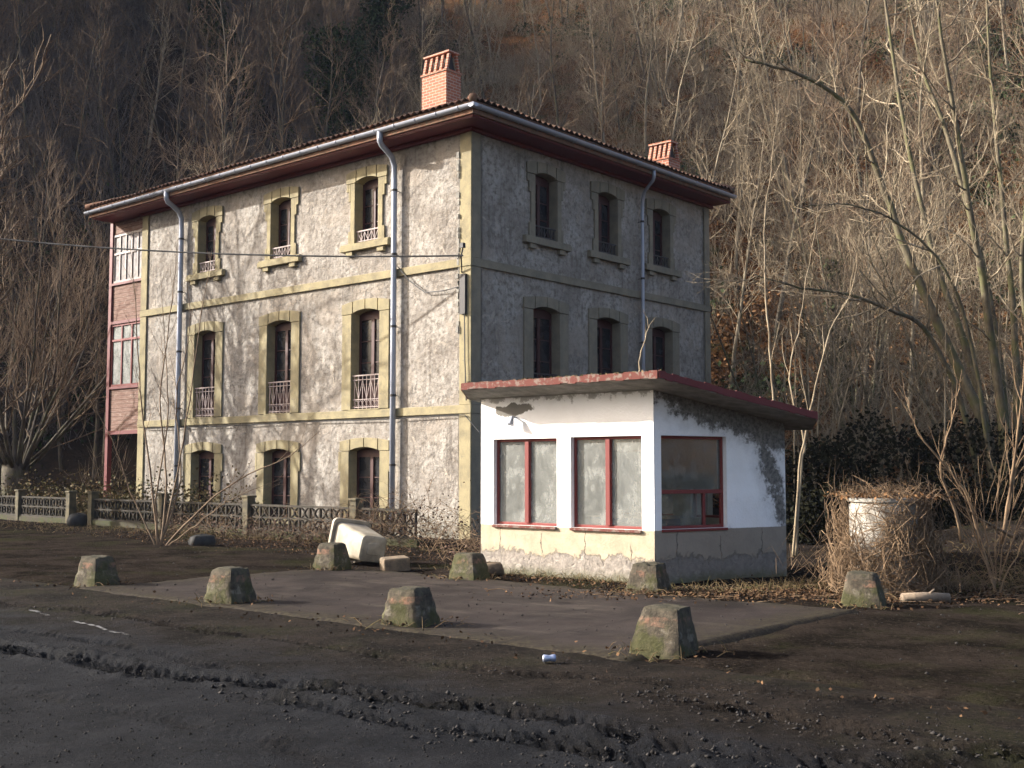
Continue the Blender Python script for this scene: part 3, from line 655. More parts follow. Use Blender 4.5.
def rail_mesh(kind):
    w = KIND[kind][0] - 0.01; mb = MB(); y = 0.03
    hz = 0.92 if kind == 'mid' else 0.34; n = 7 if kind == 'mid' else 7
    mb.box(-w / 2, w / 2, y - 0.018, y + 0.018, hz - 0.02, hz + 0.015); mb.box(-w / 2, w / 2, y - 0.012, y + 0.012, 0.05, 0.075)
    if kind == 'mid': mb.box(-w / 2, w / 2, y - 0.011, y + 0.011, hz - 0.13, hz - 0.11); mb.box(-w / 2, w / 2, y - 0.011, y + 0.011, 0.26, 0.28)
    for k in range(n):
        x = -w / 2 + w * (k + 0.5) / n; mb.box(x - 0.009, x + 0.009, y - 0.009, y + 0.009, 0.0, hz - 0.02)
        if k < n - 1:
            x2 = x + w / n
            zt = hz - 0.12 if kind == 'mid' else hz - 0.03; zb = 0.28 if kind == 'mid' else 0.07
            a, b = (zb, zt) if k % 2 else (zt, zb)
            mb.chain([(x, y, a), (x2, y, b)], 0.010, 4)
            if kind == 'mid': mb.chain([(x + 0.06 * math.cos(q) + w / n / 2 - 0.0, y + 0.001, 0.165 + 0.075 * math.sin(q)) for q in [j * math.pi / 4 for j in range(9)]], 0.008, 4)
    return mb
def sill_mesh(kind):
    w = KIND[kind][0]; mb = MB()
    if kind == 'top':
        mb.box(-0.96, 0.96, -0.15, -0.004, -0.20, -0.055); mb.box(-0.96, 0.96, -0.12, -0.004, -0.053, -0.003)
        for s in (-1, 1): mb.box(s * 0.62 - 0.13, s * 0.62 + 0.13, -0.11, -0.004, -0.325, -0.203)
        mb.box(-w / 2 - 0.05, w / 2 + 0.05, -0.002, 0.31, -0.03, 0.004)
    elif kind == 'mid': mb.box(-w / 2 - 0.05, w / 2 + 0.05, -0.08, 0.31, -0.03, 0.006)
    else: mb.box(-w / 2 - 0.3, w / 2 + 0.3, -0.09, 0.31, -0.12, 0.004)
    return mb
WIN_MESH = {}
def window(kind, parent, facade_loc, rot, s):
    w, z0, z1 = KIND[kind]; H = z1 - z0
    fx = Matrix.Rotation(rot, 3, 'Z') @ Vector((s, 0, 0)); loc = Vector(facade_loc) + fx + Vector((0, 0, z0))
    shade = 'L' if rot == ROT_L else 'R'  # shaded right face gets darker trim and railing, shade put into the colour
    if (kind, shade) not in WIN_MESH:
        f = frame_mesh(kind).build('window', M['wood'], parent, loc, rot)
        q = [f]
        p = MB(); p.box(-w / 2 + 0.02, w / 2 - 0.02, 0.282, 0.29, 0.02, H - 0.04); q.append(p.build('pane', M['glass'], f))
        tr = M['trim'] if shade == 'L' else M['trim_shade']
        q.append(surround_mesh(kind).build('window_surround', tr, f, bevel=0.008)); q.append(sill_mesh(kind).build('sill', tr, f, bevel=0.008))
        if kind != 'low': q.append(rail_mesh(kind).build('railing', M['iron'] if shade == 'L' else M['darkiron'], f))
        WIN_MESH[(kind, shade)] = q; return f
    src = WIN_MESH[(kind, shade)]; f = src[0].copy(); COL.objects.link(f); f.location = loc; f.parent = parent
    for c in src[1:]: d = c.copy(); COL.objects.link(d); d.parent = f
    return f
for k in KIND:
    for c in LWIN: window(k, house, LOC_L, ROT_L, c)
for k in ('top', 'mid'):
    for c in RWIN: window(k, house, (0, 0, 0), 0, c)

def band(z0, z1, mat):
    # string course: left face pieces between the window jambs are one strip, it stands proud of the wall
    a = MB(); a.box(-0.07, -0.004, -0.07, HL + 0.0, z0, z1); a.build('string_course', M['trim'], house, bevel=0.01)
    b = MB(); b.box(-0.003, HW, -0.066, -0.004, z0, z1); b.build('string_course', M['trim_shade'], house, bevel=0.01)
band(6.75, 6.96, None)
band(3.09, 3.30, None)
def quoin(x0, x1, y0, y1, mat):
    for za, zb in ((0.0, 3.086), (3.304, 6.746), (6.964, HT - 0.02)):
        q = MB(); q.box(x0, x1, y0, y1, za, zb); q.build('corner_pilaster', mat, house, bevel=0.012)
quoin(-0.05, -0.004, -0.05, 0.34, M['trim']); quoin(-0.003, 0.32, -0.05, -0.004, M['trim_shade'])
quoin(-0.05, -0.004, HL - 0.36, HL, M['trim']); quoin(HW - 0.3, HW, -0.05, -0.004, M['trim_shade'])
# damage on the corner: broken trim strip
rng = random.Random(5)
dm = MB(); dm.box(-0.056, -0.051, 0.342, 0.37, 5.0, 9.7)
for z in np.arange(5.1, 9.6, 0.17):
    if rng.random() < 0.75:
        wv = rng.uniform(0.03, 0.09); dm.box(-0.075 - rng.uniform(0, 0.03), -0.052, 0.34, 0.34 + wv, z, z + rng.uniform(0.10, 0.16))
dm.build('broken_render_edge', M['conc'], house)

# eaves: boarded soffit, fascia, inner cornice
E = 0.78
so_ = MB(); so_.box(-E + 0.1, HW + 0.08, -E + 0.1, HL + 2.05, HT, HT + 0.05)
for i in range(0, 62): pass
so_.build('soffit', M['red'], house)
fa = MB(); x0, x1, y0, y1 = -E + 0.1, HW + 0.2, -E + 0.1, HL + 2.05
for a in ((x0 - 0.03, x0 - 0.002, y0 - 0.03, y1), (x1 + 0.002, x1 + 0.03, y0 - 0.03, y1), (x0, x1, y0 - 0.03, y0 - 0.002), (x0 - 0.03, x1 + 0.03, y1 + 0.002, y1 + 0.03)): fa.box(*a, HT + 0.02, HT + 0.24)
fa.build('fascia', M['red'], house)
cn = MB(); cn.box(-0.14, -0.004, -0.14, HL, HT - 0.09, HT - 0.003); cn.box(-0.003, HW + 0.14, -0.14, -0.004, HT - 0.09, HT - 0.003)
cn.build('cornice', M['red'], house, bevel=0.01)

# hipped roof of half round tiles
EZ = HT + 0.37; PITCH = 0.35
RX0, RX1, RY0, RY1 = -E - 0.08, HW + 0.2, -E - 0.08, HL + 2.22
def roof_z(x, y): return EZ + PITCH * np.minimum(np.minimum(x - RX0, RX1 - x), np.minimum(y - RY0, RY1 - y))
roof_v = []; roof_f = []; base = 0
def roof_face(p, e, inn, length):
    """p corner, e along the eave, inn up the slope (unit, plan)"""
    global base
    half = (RX1 - RX0) / 2; us = np.arange(0, length + 0.01, 0.0275); vs_ = np.concatenate([np.arange(0, 3, 0.2), np.arange(3, half + 0.3, 0.5)])
    U, V = np.meshgrid(us, vs_); Vm = np.minimum(V, np.minimum(np.minimum(U, length - U), half)); Vm = np.maximum(Vm, 0)
    X = p[0] + e[0] * U + inn[0] * Vm; Y = p[1] + e[1] * U + inn[1] * Vm
    Z = EZ + PITCH * Vm + 0.075 * np.abs(np.sin(U / 0.22 * np.pi)) + 0.012 * np.sin(U * 1.7) + 0.02 * ((V / 0.4) % 1.0) + 0.03 * fbm(U / 0.22 + 3, V / 0.4, 1)
    roof_v.append(np.stack([X, Y, Z], -1).reshape(-1, 3)); F = grid_faces(len(us), len(vs_)) + base
    roof_f.append(F); base += X.size
roof_face((RX0, RY1), (0, -1), (1, 0), RY1 - RY0); roof_face((RX0, RY0), (1, 0), (0, 1), RX1 - RX0)
roof_face((RX1, RY0), (0, 1), (-1, 0), RY1 - RY0); roof_face((RX1, RY1), (-1, 0), (0, -1), RX1 - RX0)
roof = np_mesh('roof', np.concatenate(roof_v), np.concatenate(roof_f), M['tiles'], house, smooth=True)
ev = MB(); ev.box(RX0 + 0.09, RX1 - 0.09, RY0 + 0.09, RY1 - 0.09, HT + 0.06, EZ + 0.02); ev.build('eave_board', M['tiles'], house)
rt = MB(); hx = (RX0 + RX1) / 2; half = (RX1 - RX0) / 2
for a, b in (((RX0, RY0), (hx, RY0 + half)), ((RX1, RY0), (hx, RY0 + half)), ((RX0, RY1), (hx, RY1 - half)), ((RX1, RY1), (hx, RY1 - half)), ((hx, RY0 + half), (hx, RY1 - half))):
    n = 30; pts = []
    for k in range(n + 1): t = k / n; x = a[0] + (b[0] - a[0]) * t; y = a[1] + (b[1] - a[1]) * t; pts.append((x, y, float(roof_z(x, y)) + 0.03))
    rt.chain(pts, [0.11 + 0.015 * (k % 2) for k in range(n + 1)], 8)
rt.build('ridge_tiles', M['tiles'], roof, smooth=True)

def chimney(cx, cy, wx, wy, ztop):
    zb = float(roof_z(cx, cy)) - 0.5; zc = ztop - 0.62
    mb = MB(); mb.box(-wx / 2, wx / 2, -wy / 2, wy / 2, zb, zc)
    c = mb.build('chimney', M['brick'], roof, (cx, cy, 0), bevel=0.006)
    cap = MB(); cap.box(-wx / 2 - 0.03, wx / 2 + 0.03, -wy / 2 - 0.03, wy / 2 + 0.03, zc + 0.002, zc + 0.05)
    n = 5
    for k in range(n):                                        # leaning flue slabs like a tent, dark slots between
        y = -wy / 2 + 0.05 + (wy - 0.10) * k / (n - 1)
        for s in (-1, 1):
            cap.prism_xz([(s * (wx / 2 - 0.02), zc + 0.052), (s * (wx / 2 - 0.09), zc + 0.052), (s * 0.10, zc + 0.56), (s * 0.17, zc + 0.56)][::s], y - 0.045, y + 0.045)
    cap.box(-0.22, 0.22, -wy / 2 - 0.02, wy / 2 + 0.02, zc + 0.562, zc + 0.62)
    o = cap.build('chimney_cap', M['brick'], roof, (cx, cy, 0)); 
    dk = MB(); dk.prism_xz([(-wx / 2 + 0.12, zc + 0.053), (wx / 2 - 0.12, zc + 0.053), (0.05, zc + 0.55), (-0.05, zc + 0.55)], -wy / 2 + 0.12, wy / 2 - 0.12)
    dk.build('chimney_flue', M['black'], roof, (cx, cy, 0))
chimney(2.5, 3.5, 0.60, 0.98, 13.62)
chimney(10.1, 0.92, 0.66, 0.82, 12.2)

# gutters and downpipes
def half_pipe(p0, p1, r, n=8):
    mb = MB(); p0 = Vector(p0); p1 = Vector(p1); d = (p1 - p0).normalized(); side = d.cross(Vector((0, 0, 1)))
    for rr, flip in ((r, 0), (r - 0.012, 1)):
        i = len(mb.v)
        for p in (p0, p1):
            for k in range(n + 1):
                a = math.pi * k / n; q = p + side * math.cos(a) * rr + Vector((0, 0, -math.sin(a) * rr)); mb.v.append(tuple(q))
        for k in range(n):
            f = (i + k, i + k + 1, i + n + 2 + k, i + n + 1 + k); mb.f.append(f[::-1] if flip else f)
    L = (p1 - p0).length
    for k in range(int(L / 0.75)):                            # hanger straps
        p = p0 + d * (0.3 + 0.75 * k)
        pts = [p + side * math.cos(a) * (r + 0.006) + Vector((0, 0, -math.sin(a) * (r + 0.006))) for a in [math.pi * j / 8 for j in range(9)]]
        mb.chain(pts, 0.012, 4)
    for p in (p0, p1):
        poly = [p + side * math.cos(math.pi * k / n) * r + Vector((0, 0, -math.sin(math.pi * k / n) * r)) for k in range(n + 1)]; mb.quad(*poly)
    return mb
GZ = HT + 0.27
half_pipe((-E - 0.04, RY1 + 0.05, GZ - 0.02), (-E - 0.04, -E - 0.14, GZ), 0.095).build('gutter', M['zinc'], house, smooth=True)
half_pipe((-E - 0.12, -E - 0.04, GZ), (RX1 + 0.1, -E - 0.04, GZ - 0.02), 0.095).build('gutter', M['zinc'], house, smooth=True)
def downpipe(side, s, r, zb):
    f = (lambda o, z: (-o, s, z)) if side == 'L' else (lambda o, z: (s, -o, z))
    g = (lambda o, z, ds=0.0: (-o, s + ds, z)) if side == 'L' else (lambda o, z, ds=0.0: (s - ds, -o, z))
    ds = 0.35 if side == 'R' else -0.14
    pts = [g(E + 0.04, GZ - 0.06, ds), g(E + 0.04, GZ - 0.30, ds), g(E - 0.03, GZ - 0.38, ds * 0.85), g(0.30, GZ - 0.58, ds * 0.2), g(0.17, GZ - 0.80, 0.0), g(0.16, GZ - 1.2), g(0.16, 5.2), g(0.16, zb)]
    mb = MB(); mb.chain(pts, r, 12); q = mb.build('downpipe', M['zinc'], house, smooth=True)
    c = MB()
    for z in (9.0, 7.3, 5.4, 3.6, 1.8):
        if z > zb: c.chain([g(0.16, z), g(0.16, z + 0.06)], r + 0.012, 12); a = g(0.16, z + 0.03); b = g(0.0, z + 0.03); c.chain([a, b], 0.012, 6)
    c.build('pipe_bracket', M['darkiron'], q)
downpipe('L', 2.6, 0.075, 0.1); downpipe('L', 12.42, 0.08, 0.1); downpipe('R', 7.28, 0.05, 2.9)

# timber gallery on the far end of the left face
G0, G1 = HL + 0.003, 16.98
gl_ = MB(); gl_.box(0.06, 3.4, G0, G1, 2.98, 4.46); gl_.box(0.062, 3.4, G0, G1, 6.70, 8.05); gl_.box(0.064, 3.4, G0, G1, 9.78, HT - 0.02)
gl_.box(0.16, 3.3, G0, G1 - 0.1, 4.46, 6.70); gl_.box(0.16, 3.3, G0, G1 - 0.1, 8.05, 9.78)
gal = gl_.build('gallery', M['boards'], house)
gp = MB(); gp.box(0.0, 0.16, G1 - 0.15, G1 + 0.02, 0, HT - 0.03); gp.box(3.25, 3.41, G1 - 0.15, G1 + 0.02, 0, HT - 0.03)
gp.box(0.0, 0.055, G0, G1 - 0.152, 2.9, 3.02); gp.box(0.0, 0.058, G0, G1 - 0.152, 6.66, 6.76); gp.box(0.0, 0.058, G0, G1 - 0.152, 4.44, 4.52); gp.box(0.0, 0.058, G0, G1 - 0.152, 8.0, 8.08)
gp.build('gallery_post', M['red'], gal)
def gal_window(z0, z1, mat, n, tr):
    mb = MB(); w = G1 - 0.16 - G0; x0, x1 = 0.045, 0.10
    for k in range(n + 1):
        y = G0 + 0.03 + (w - 0.06) * k / n; mb.box(x0, x1, y - 0.032, y + 0.032, z0, z1)
    for z in (z0 + 0.04, z0 + (z1 - z0) * tr, z1 - 0.04): mb.box(x0 - 0.004, x1, G0, G0 + w, z - 0.035, z + 0.035)
    f = mb.build('gallery_window', mat, gal)
    p = MB(); p.box(0.08, 0.09, G0 + 0.01, G0 + w - 0.01, z0 + 0.01, z1 - 0.01); p.build('pane', M['curtain'] if n == 5 else M['murky'], f)
gal_window(4.52, 6.66, M['kred'], 3, 0.74); gal_window(8.08, 9.76, M['white_wood'], 5, 0.6)
# brackets and cable loops on the corner
br = MB(); br.chain([(-0.06, 0.25, 6.6), (-0.30, 0.05, 6.95), (-0.34, -0.05, 7.15)], 0.02, 6); br.box(-0.40, -0.30, -0.10, 0.0, 7.14, 7.26)
br.box(-0.13, -0.051, 0.08, 0.26, 5.55, 6.55)
br.build('cable_bracket', M['darkiron'], house)
cb = MB(); cb.chain([(-0.11, 2.5, 7.0), (-0.10, 2.1, 6.6), (-0.10, 1.5, 6.22), (-0.10, 0.8, 6.2), (-0.10, 0.3, 6.25), (-0.1, 0.12, 5.6), (-0.1, 0.1, 4.4), (-0.1, 0.05, 3.4)], 0.016, 5)
cb.chain([(-0.09, 14.4, 3.05), (-0.085, 10, 3.02), (-0.085, 6, 3.05), (-0.09, 2.9, 3.02), (-0.1, 1, 3.06), (-0.1, 0.1, 3.05), (-0.2, -0.5, 2.6)], 0.014, 5)
cb.build('wall_cable', M['black'], house)

# ------------------------------------------------------------------ white kiosk
K1 = Vector((2.12, 17.3, 0)); dl = Vector((-0.7638, 0.6455, 0)); dr = Vector((0.8480, 0.5299, 0)); nin = Vector((0.6455, 0.7638, 0))
KL, KR = 3.46, 2.71
kiosk = thing('kiosk', 'small white concrete kiosk with red window frames and flat overhanging roof', 'kiosk', K1, 0)
kslab = lambda x, y: 3.0 - 0.171 * (x * nin.x + y * nin.y)          # top of the roof slab
k0 = dl * KL; k2 = dr * KR; k3 = k0 + k2
angL = math.atan2(-dl.y, -dl.x); angR = math.atan2(dr.y, dr.x)
TH = 0.18
def ktop(p, d): return lambda s: kslab(p.x + d.x * s, p.y + d.y * s) - 0.104
lw = [(KL - 3.18, KL - 1.84, 0.80, 2.21), (KL - 1.56, KL - 0.22, 0.80, 2.22)]
rw = [(0.14, 1.45, 0.81, 2.22)]
wall_mesh(KL, 3, lw, TH, ktop(k0, -dl)).build('wall', M['kwall'], kiosk, k0, angL)
wall_mesh(KR, 3, rw, TH, ktop(Vector(), dr)).build('wall', M['kstain'], kiosk, (0, 0, 0), angR)
wall_mesh(KL - 0.064, 3, [(0.35, 1.6, 0.9, 2.05), (1.95, 3.2, 0.9, 2.05)], TH, ktop(k2 + dl * 0.064, dl)).build('wall', M['inner'], kiosk, k2 + dl * 0.064, angL + math.pi)
wall_mesh(KR - 0.064, 3, [], TH, ktop(k3, -dr)).build('wall', M['inner'], kiosk, k3, angR + math.pi)
kf = MB(); kf.prism_xy([(p.x, p.y) for p in (Vector((0, 0, 0)) + nin * 0.05 + dr * 0.03, k2 + dl * 0.05 - dr * 0.05, k3 - dr * 0.05 - dl * 0.05, k0 + dr * 0.1)], -0.1, 0.06); kf.build('floor_slab', M['conc'], kiosk)
def kwindow(loc, rot, s0, s1, z0, z1, kind):
    d = Matrix.Rotation(rot, 3, 'Z') @ Vector((s0, 0, 0)); w = s1 - s0; h = z1 - z0; mb = MB(); y0, y1 = 0.085, 0.14; t = 0.045
    if kind == 'rear': y0, y1 = 0.05, 0.1
    mb.box(0.001, t, y0, y1, 0.001, h - 0.001); mb.box(w - t, w - 0.001, y0, y1, 0.001, h - 0.001); mb.box(t + 0.001, w - t - 0.001, y0, y1, 0.001, t); mb.box(t + 0.001, w - t - 0.001, y0, y1, h - t, h - 0.001)
    panes = []
    if kind == 'mullion': mb.box(w / 2 - 0.035, w / 2 + 0.045, y0 - 0.035, y1, t + 0.001, h - t - 0.001); panes = [(t, w / 2 - 0.035, t, h - t), (w / 2 + 0.045, w - t, t, h - t)]
    elif kind == 'transom':
        zz = 0.56; mb.box(t + 0.001, w - t - 0.001, y0 - 0.01, y1, zz - 0.03, zz + 0.03); mb.box(w * 0.68, w * 0.68 + 0.05, y0, y1, t + 0.001, zz - 0.031)
        panes = [(t, w - t, zz + 0.03, h - t), (t, w * 0.68, t, zz - 0.03)]
    else: mb.box(w / 2 - 0.03, w / 2 + 0.03, y0, y1, t + 0.001, h - t - 0.001); panes = [(t, w / 2 - 0.03, t, h - t)]
    f = mb.build('window', M['kred'], kiosk, Vector(loc) + d + Vector((0, 0, z0)), rot, bevel=0.004)
    for a, b, c, e in panes:
        p = MB(); p.box(a, b, (y0 + y1) / 2 - 0.003, (y0 + y1) / 2 + 0.003, c, e); p.build('pane', M['clear'] if kind == 'transom' else M['dirty'], f)
    if kind == 'transom':
        bl = MB(); bl.box(t + 0.002, w - t - 0.002, y1 + 0.012, y1 + 0.018, 0.60, h - t - 0.002); bl.build('blind', M['blind'], f)
    if kind != 'rear':
        sb = MB(); sb.box(-0.0, w + 0.0, -0.045, 0.08, -0.045, -0.001) if kind == 'mullion' else sb.box(0, w, -0.02, 0.08, -0.04, -0.001)
        sb.build('sill', M['fascia'] if kind == 'mullion' else M['kred'], f, bevel=0.006)
for a in lw: kwindow(k0, angL, *a, 'mullion')
kwindow((0, 0, 0), angR, *rw[0], 'transom')
for a in ((0.35, 1.6, 0.9, 2.05), (1.95, 3.2, 0.9, 2.05)): kwindow(k2 + dl * 0.064, angL + math.pi, *a, 'rear')
# roof slab polygon
nR = Vector((0.5299, -0.8480, 0)); nL = -nin; OV = 0.62
def isect(p, d, q, e):
    den = d.x * e.y - d.y * e.x; t = ((q.x - p.x) * e.y - (q.y - p.y) * e.x) / den; return p + d * t
F_ = isect(nL * OV, dl, nR * 0.66, dr); Lf = nL * OV + dl * 3.32; Rb = nR * 0.66 + dr * 2.75; Lb = k0 + dl * 0.28 ; B1 = k3 + dl * 0.3 + dr * 0.3; B2 = k2 + dr * 0.62
poly = [F_, Rb, B2, B1, Lb, Lf]
sb = MB(); sb.prism_xy([(p.x, p.y) for p in poly], lambda x, y: kslab(x, y) - 0.100, kslab); sb.build('roof_slab', M['conc'], kiosk)
def fascia(p, q, n, mat, rag):
    mb = MB(); N = 26; rr = random.Random(rag); d = (q - p)
    for k in range(N):
        a = p + d * (k / N); b = p + d * ((k + 1) / N - 0.0004); e0, e1 = 0.003, 0.028
        lo = -0.094 + rr.uniform(-0.006, 0.012); hi = 0.012 + rr.uniform(-0.006, 0.014)
        i = len(mb.v)
        for pt, z in ((a, lo), (b, lo), (b, hi), (a, hi)):
            zz = kslab(pt.x, pt.y) + z
            mb.v.append(tuple(pt + n * e1 + Vector((0, 0, zz)))); mb.v.append(tuple(pt + n * e0 + Vector((0, 0, zz))))
        mb.f += [(i, i + 2, i + 4, i + 6), (i + 1, i + 7, i + 5, i + 3), (i, i + 1, i + 3, i + 2), (i + 4, i + 5, i + 7, i + 6), (i, i + 6, i + 7, i + 1), (i + 2, i + 3, i + 5, i + 4)]
    return mb.build('fascia', mat, kiosk)
fascia(F_, Lf, nL, M['fascia'], 1); fascia(F_, Rb, nR, M['red'], 2); fascia(Rb, B2, Vector((0.85, 0.53, 0)), M['red'], 3); fascia(Lf, Lb, Vector((-0.9, 0.3, 0)).normalized(), M['fascia'], 4)
# rough moss and grit along the roof edge
rg = np.random.RandomState(8); C = []
for k in range(260):
    u = rg.rand(); p = F_ + (Lf - F_) * u + nin * rg.rand() * 0.12
    C.append((p.x, p.y, kslab(p.x, p.y) + 0.012 + rg.rand() * 0.02))
V, Fq = leaf_quads(np.array(C), 0.06, rg); np_mesh('roof_moss', V, Fq, M['grass'], kiosk)
# horn lamp under the canopy
lp = MB(); c = k0 - dl * 0.78 + nL * 0.10
lp.chain([c + nin * 0.10 + Vector((0, 0, 2.56)), c + Vector((0, 0, 2.56))], 0.015, 6)
lp.chain([c + Vector((0, 0, 2.58)), c + nL * 0.02 + Vector((0, 0, 2.52)), c + nL * 0.05 + Vector((0, 0, 2.44))], [0.02, 0.035, 0.06], 12)
lp.build('lamp', M['zinc'], kiosk, smooth=False)
# things inside the kiosk seen through the glass
ct = thing('counter', 'faded blue counter standing inside the kiosk behind the glass', 'counter', K1 + k0 * 0.45 + dr * 0.9 + nin * 0.5, angL)
q = MB(); q.box(-0.75, 0.75, -0.22, 0.22, 0, 0.92); q.build('body', M['blue'], ct); q = MB(); q.box(-0.8, 0.8, -0.26, 0.26, 0.922, 0.96); q.build('top', M['inner'], ct)
q = MB(); q.box(-0.72, -0.02, -0.235, -0.222, 0.12, 0.86); q.box(0.02, 0.72, -0.235, -0.222, 0.12, 0.86); q.build('door', M['blue'], ct)

# ------------------------------------------------------------------ garden fence
F0 = np.array([-2.04, 25.77]); F1 = np.array([-17.81, 40.42]); FD = (F1 - F0); FLEN = np.hypot(*FD); FD = FD / FLEN
fang = math.atan2(FD[1], FD[0])
def lattice(x0, x1, zb, h):
    mb = MB(); n = max(1, round((x1 - x0) / 0.42)); w = (x1 - x0) / n; t = 0.024; y0, y1 = -0.035, 0.035
    zm = zb + h / 2
    mb.box(x0, x1, y0 - 0.01, y1 + 0.01, zb, zb + 0.05); mb.box(x0, x1, y0 - 0.01, y1 + 0.01, zb + h - 0.05, zb + h); mb.box(x0, x1, y0, y1, zm - 0.02, zm + 0.02)
    for k in range(n + 1):
        x = x0 + w * k; a = max(x0, x - t); b = min(x1, x + t)
        mb.box(a, b, y0 + 0.003, y1 - 0.003, zb + 0.051, zm - 0.021); mb.box(a, b, y0 + 0.003, y1 - 0.003, zm + 0.021, zb + h - 0.051)
    for k in range(n):
        xa = x0 + w * k + t; xb = x0 + w * (k + 1) - t
        for lo, hi in ((zb + 0.05, zm - 0.02), (zm + 0.02, zb + h - 0.05)):
            for s, xe in ((1, xa), (-1, xb)):                   # a bowed bar on each side, the two bows face each other
                pts = [(xe + s * (0.02 + 0.45 * (xb - xa) * math.sin(math.pi * j / 8) ** 0.8), 0, lo + (hi - lo) * j / 8) for j in range(9)]
                for p, q in zip(pts[:-1], pts[1:]):
                    mb.prism_xz([(p[0] - 0.016, p[2]), (p[0] + 0.016, p[2]), (q[0] + 0.016, q[2]), (q[0] - 0.016, q[2])], y0 + 0.006, y1 - 0.006)
    return mb
def fence_run(label, posts, ends, reverse=False):
    f = thing('garden_fence', label, 'fence', (F0[0], F0[1], 0), fang, 'lattice fences before the house')
    b = MB(); b.box(ends[0], ends[1], -0.09, 0.09, -0.2, 0.16); b.build('base_wall', M['mossy'], f, bevel=0.01)
    stops = sorted(set(posts) | set(ends))
    for a, c in zip(stops[:-1], stops[1:]):
        lattice(a + 0.125, c - 0.125, 0.162, 0.66).build('lattice_panel', M['fence'], f)
    for p in posts:
        m = MB(); m.box(p - 0.12, p + 0.12, -0.12, 0.12, -0.2, 0.98); m.box(p - 0.15, p + 0.15, -0.15, 0.15, 0.982, 1.04); m.build('post', M['post'], f, bevel=0.012)
    return f
fence_run('low concrete lattice fence with yellowish posts between the house and the apron', [2.2, 6.58, 10.8, 14.9], [0.0, 14.9])
fence_run('short lattice fence left of the gate opening, beside the big bare tree', [16.35, 20.0, 24.0, 28.0], [16.35, 28.0])
# dark stone at the foot of the gate post
def lump(name, label, cat, loc, size, mat, seed, rot=0.0, group=None, sub=2):
    r = random.Random(seed); bmv = MB()
    n = 9; m = 6; pts = []
    for j in range(m + 1):
        ph = math.pi * j / m - math.pi / 2
        for i in range(n):
            th = 2 * math.pi * i / n; sq = lambda v: math.copysign(abs(v) ** 0.6, v)
            k = 1 + r.uniform(-0.12, 0.12)
            pts.append((sq(math.cos(ph)) * sq(math.cos(th)) * size[0] / 2 * k, sq(math.cos(ph)) * sq(math.sin(th)) * size[1] / 2 * k, size[2] / 2 * (1 + sq(math.sin(ph)) * k)))
    bmv.v = pts
    for j in range(m):
        for i in range(n): a = j * n + i; b = j * n + (i + 1) % n; bmv.f.append((a, b, b + n, a + n))
    o = bmv.build(name, mat, None, loc, rot, smooth=True); tag(o, label, cat, group); return o
lump('stone', 'dark squared stone at the foot of the gate post', 'stone', (-13.1, 35.0, -0.05), (0.55, 0.5, 0.45), M['rubber'], 4, 0.3)
lump('stone', 'dark squared stone lying before the shrub at the fence', 'stone', (-7.05, 26.4, -0.08), (0.6, 0.42, 0.33), M['rubber'], 9, 0.6)

# ------------------------------------------------------------------ concrete bollards
def bollard_mesh(seed):
    V = []; F = []; n = 7; H = 0.42
    rr = np.random.RandomState(seed); sk_ = rr.uniform(-.03, .03, 2)
    w0, d0, w1, d1 = 0.53, 0.50, 0.345, 0.32
    def side(u, v): return u, v
    import itertools
    idx = {}
    for k in range(n + 1):
        t = k / n; w = w0 + (w1 - w0) * t; d = d0 + (d1 - d0) * t
        for i in range(n + 1):
            for j in range(n + 1):
                if i in (0, n) or j in (0, n) or k in (0, n):
                    rnd = 0.02; x = (i / n - 0.5) * w; y = (j / n - 0.5) * d; z = t * H
                    ex = abs(abs(i / n - 0.5) - 0.5) < 1e-6; ey = abs(abs(j / n - 0.5) - 0.5) < 1e-6; ez = k == n
                    c = ex + ey + ez
                    if c >= 2:
                        if ex: x *= 1 - 0.055
                        if ey: y *= 1 - 0.055
                        if ez: z -= 0.012
                    idx[(i, j, k)] = len(V); 
                    chip = (c >= 2) * rr.rand() ** 5 * 0.09; x *= 1 - chip; y *= 1 - chip; z -= (0.035 * rr.rand() ** 3 if k == n else 0)
                    V.append((x + rr.uniform(-.003, .003) + sk_[0] * t, y + rr.uniform(-.003, .003) + sk_[1] * t, z + rr.uniform(-.003, .003) - 0.06 * (k == 0)))
    for a in range(n):
        for b in range(n):
            F += [(idx[(a, 0, b)], idx[(a + 1, 0, b)], idx[(a + 1, 0, b + 1)], idx[(a, 0, b + 1)]), (idx[(a + 1, n, b)], idx[(a, n, b)], idx[(a, n, b + 1)], idx[(a + 1, n, b + 1)]),
                  (idx[(0, a + 1, b)], idx[(0, a, b)], idx[(0, a, b + 1)], idx[(0, a + 1, b + 1)]), (idx[(n, a, b)], idx[(n, a + 1, b)], idx[(n, a + 1, b + 1)], idx[(n, a, b + 1)]),
                  (idx[(a, b, n)], idx[(a + 1, b, n)], idx[(a + 1, b + 1, n)], idx[(a, b + 1, n)])]
    me = bpy.data.meshes.new('concrete_block'); me.from_pydata(V, [], F); me.materials.append(M['bollard']); me.update()
    me.polygons.foreach_set('use_smooth', [True] * len(me.polygons)); me.set_sharp_from_angle(angle=R(40))
    return me
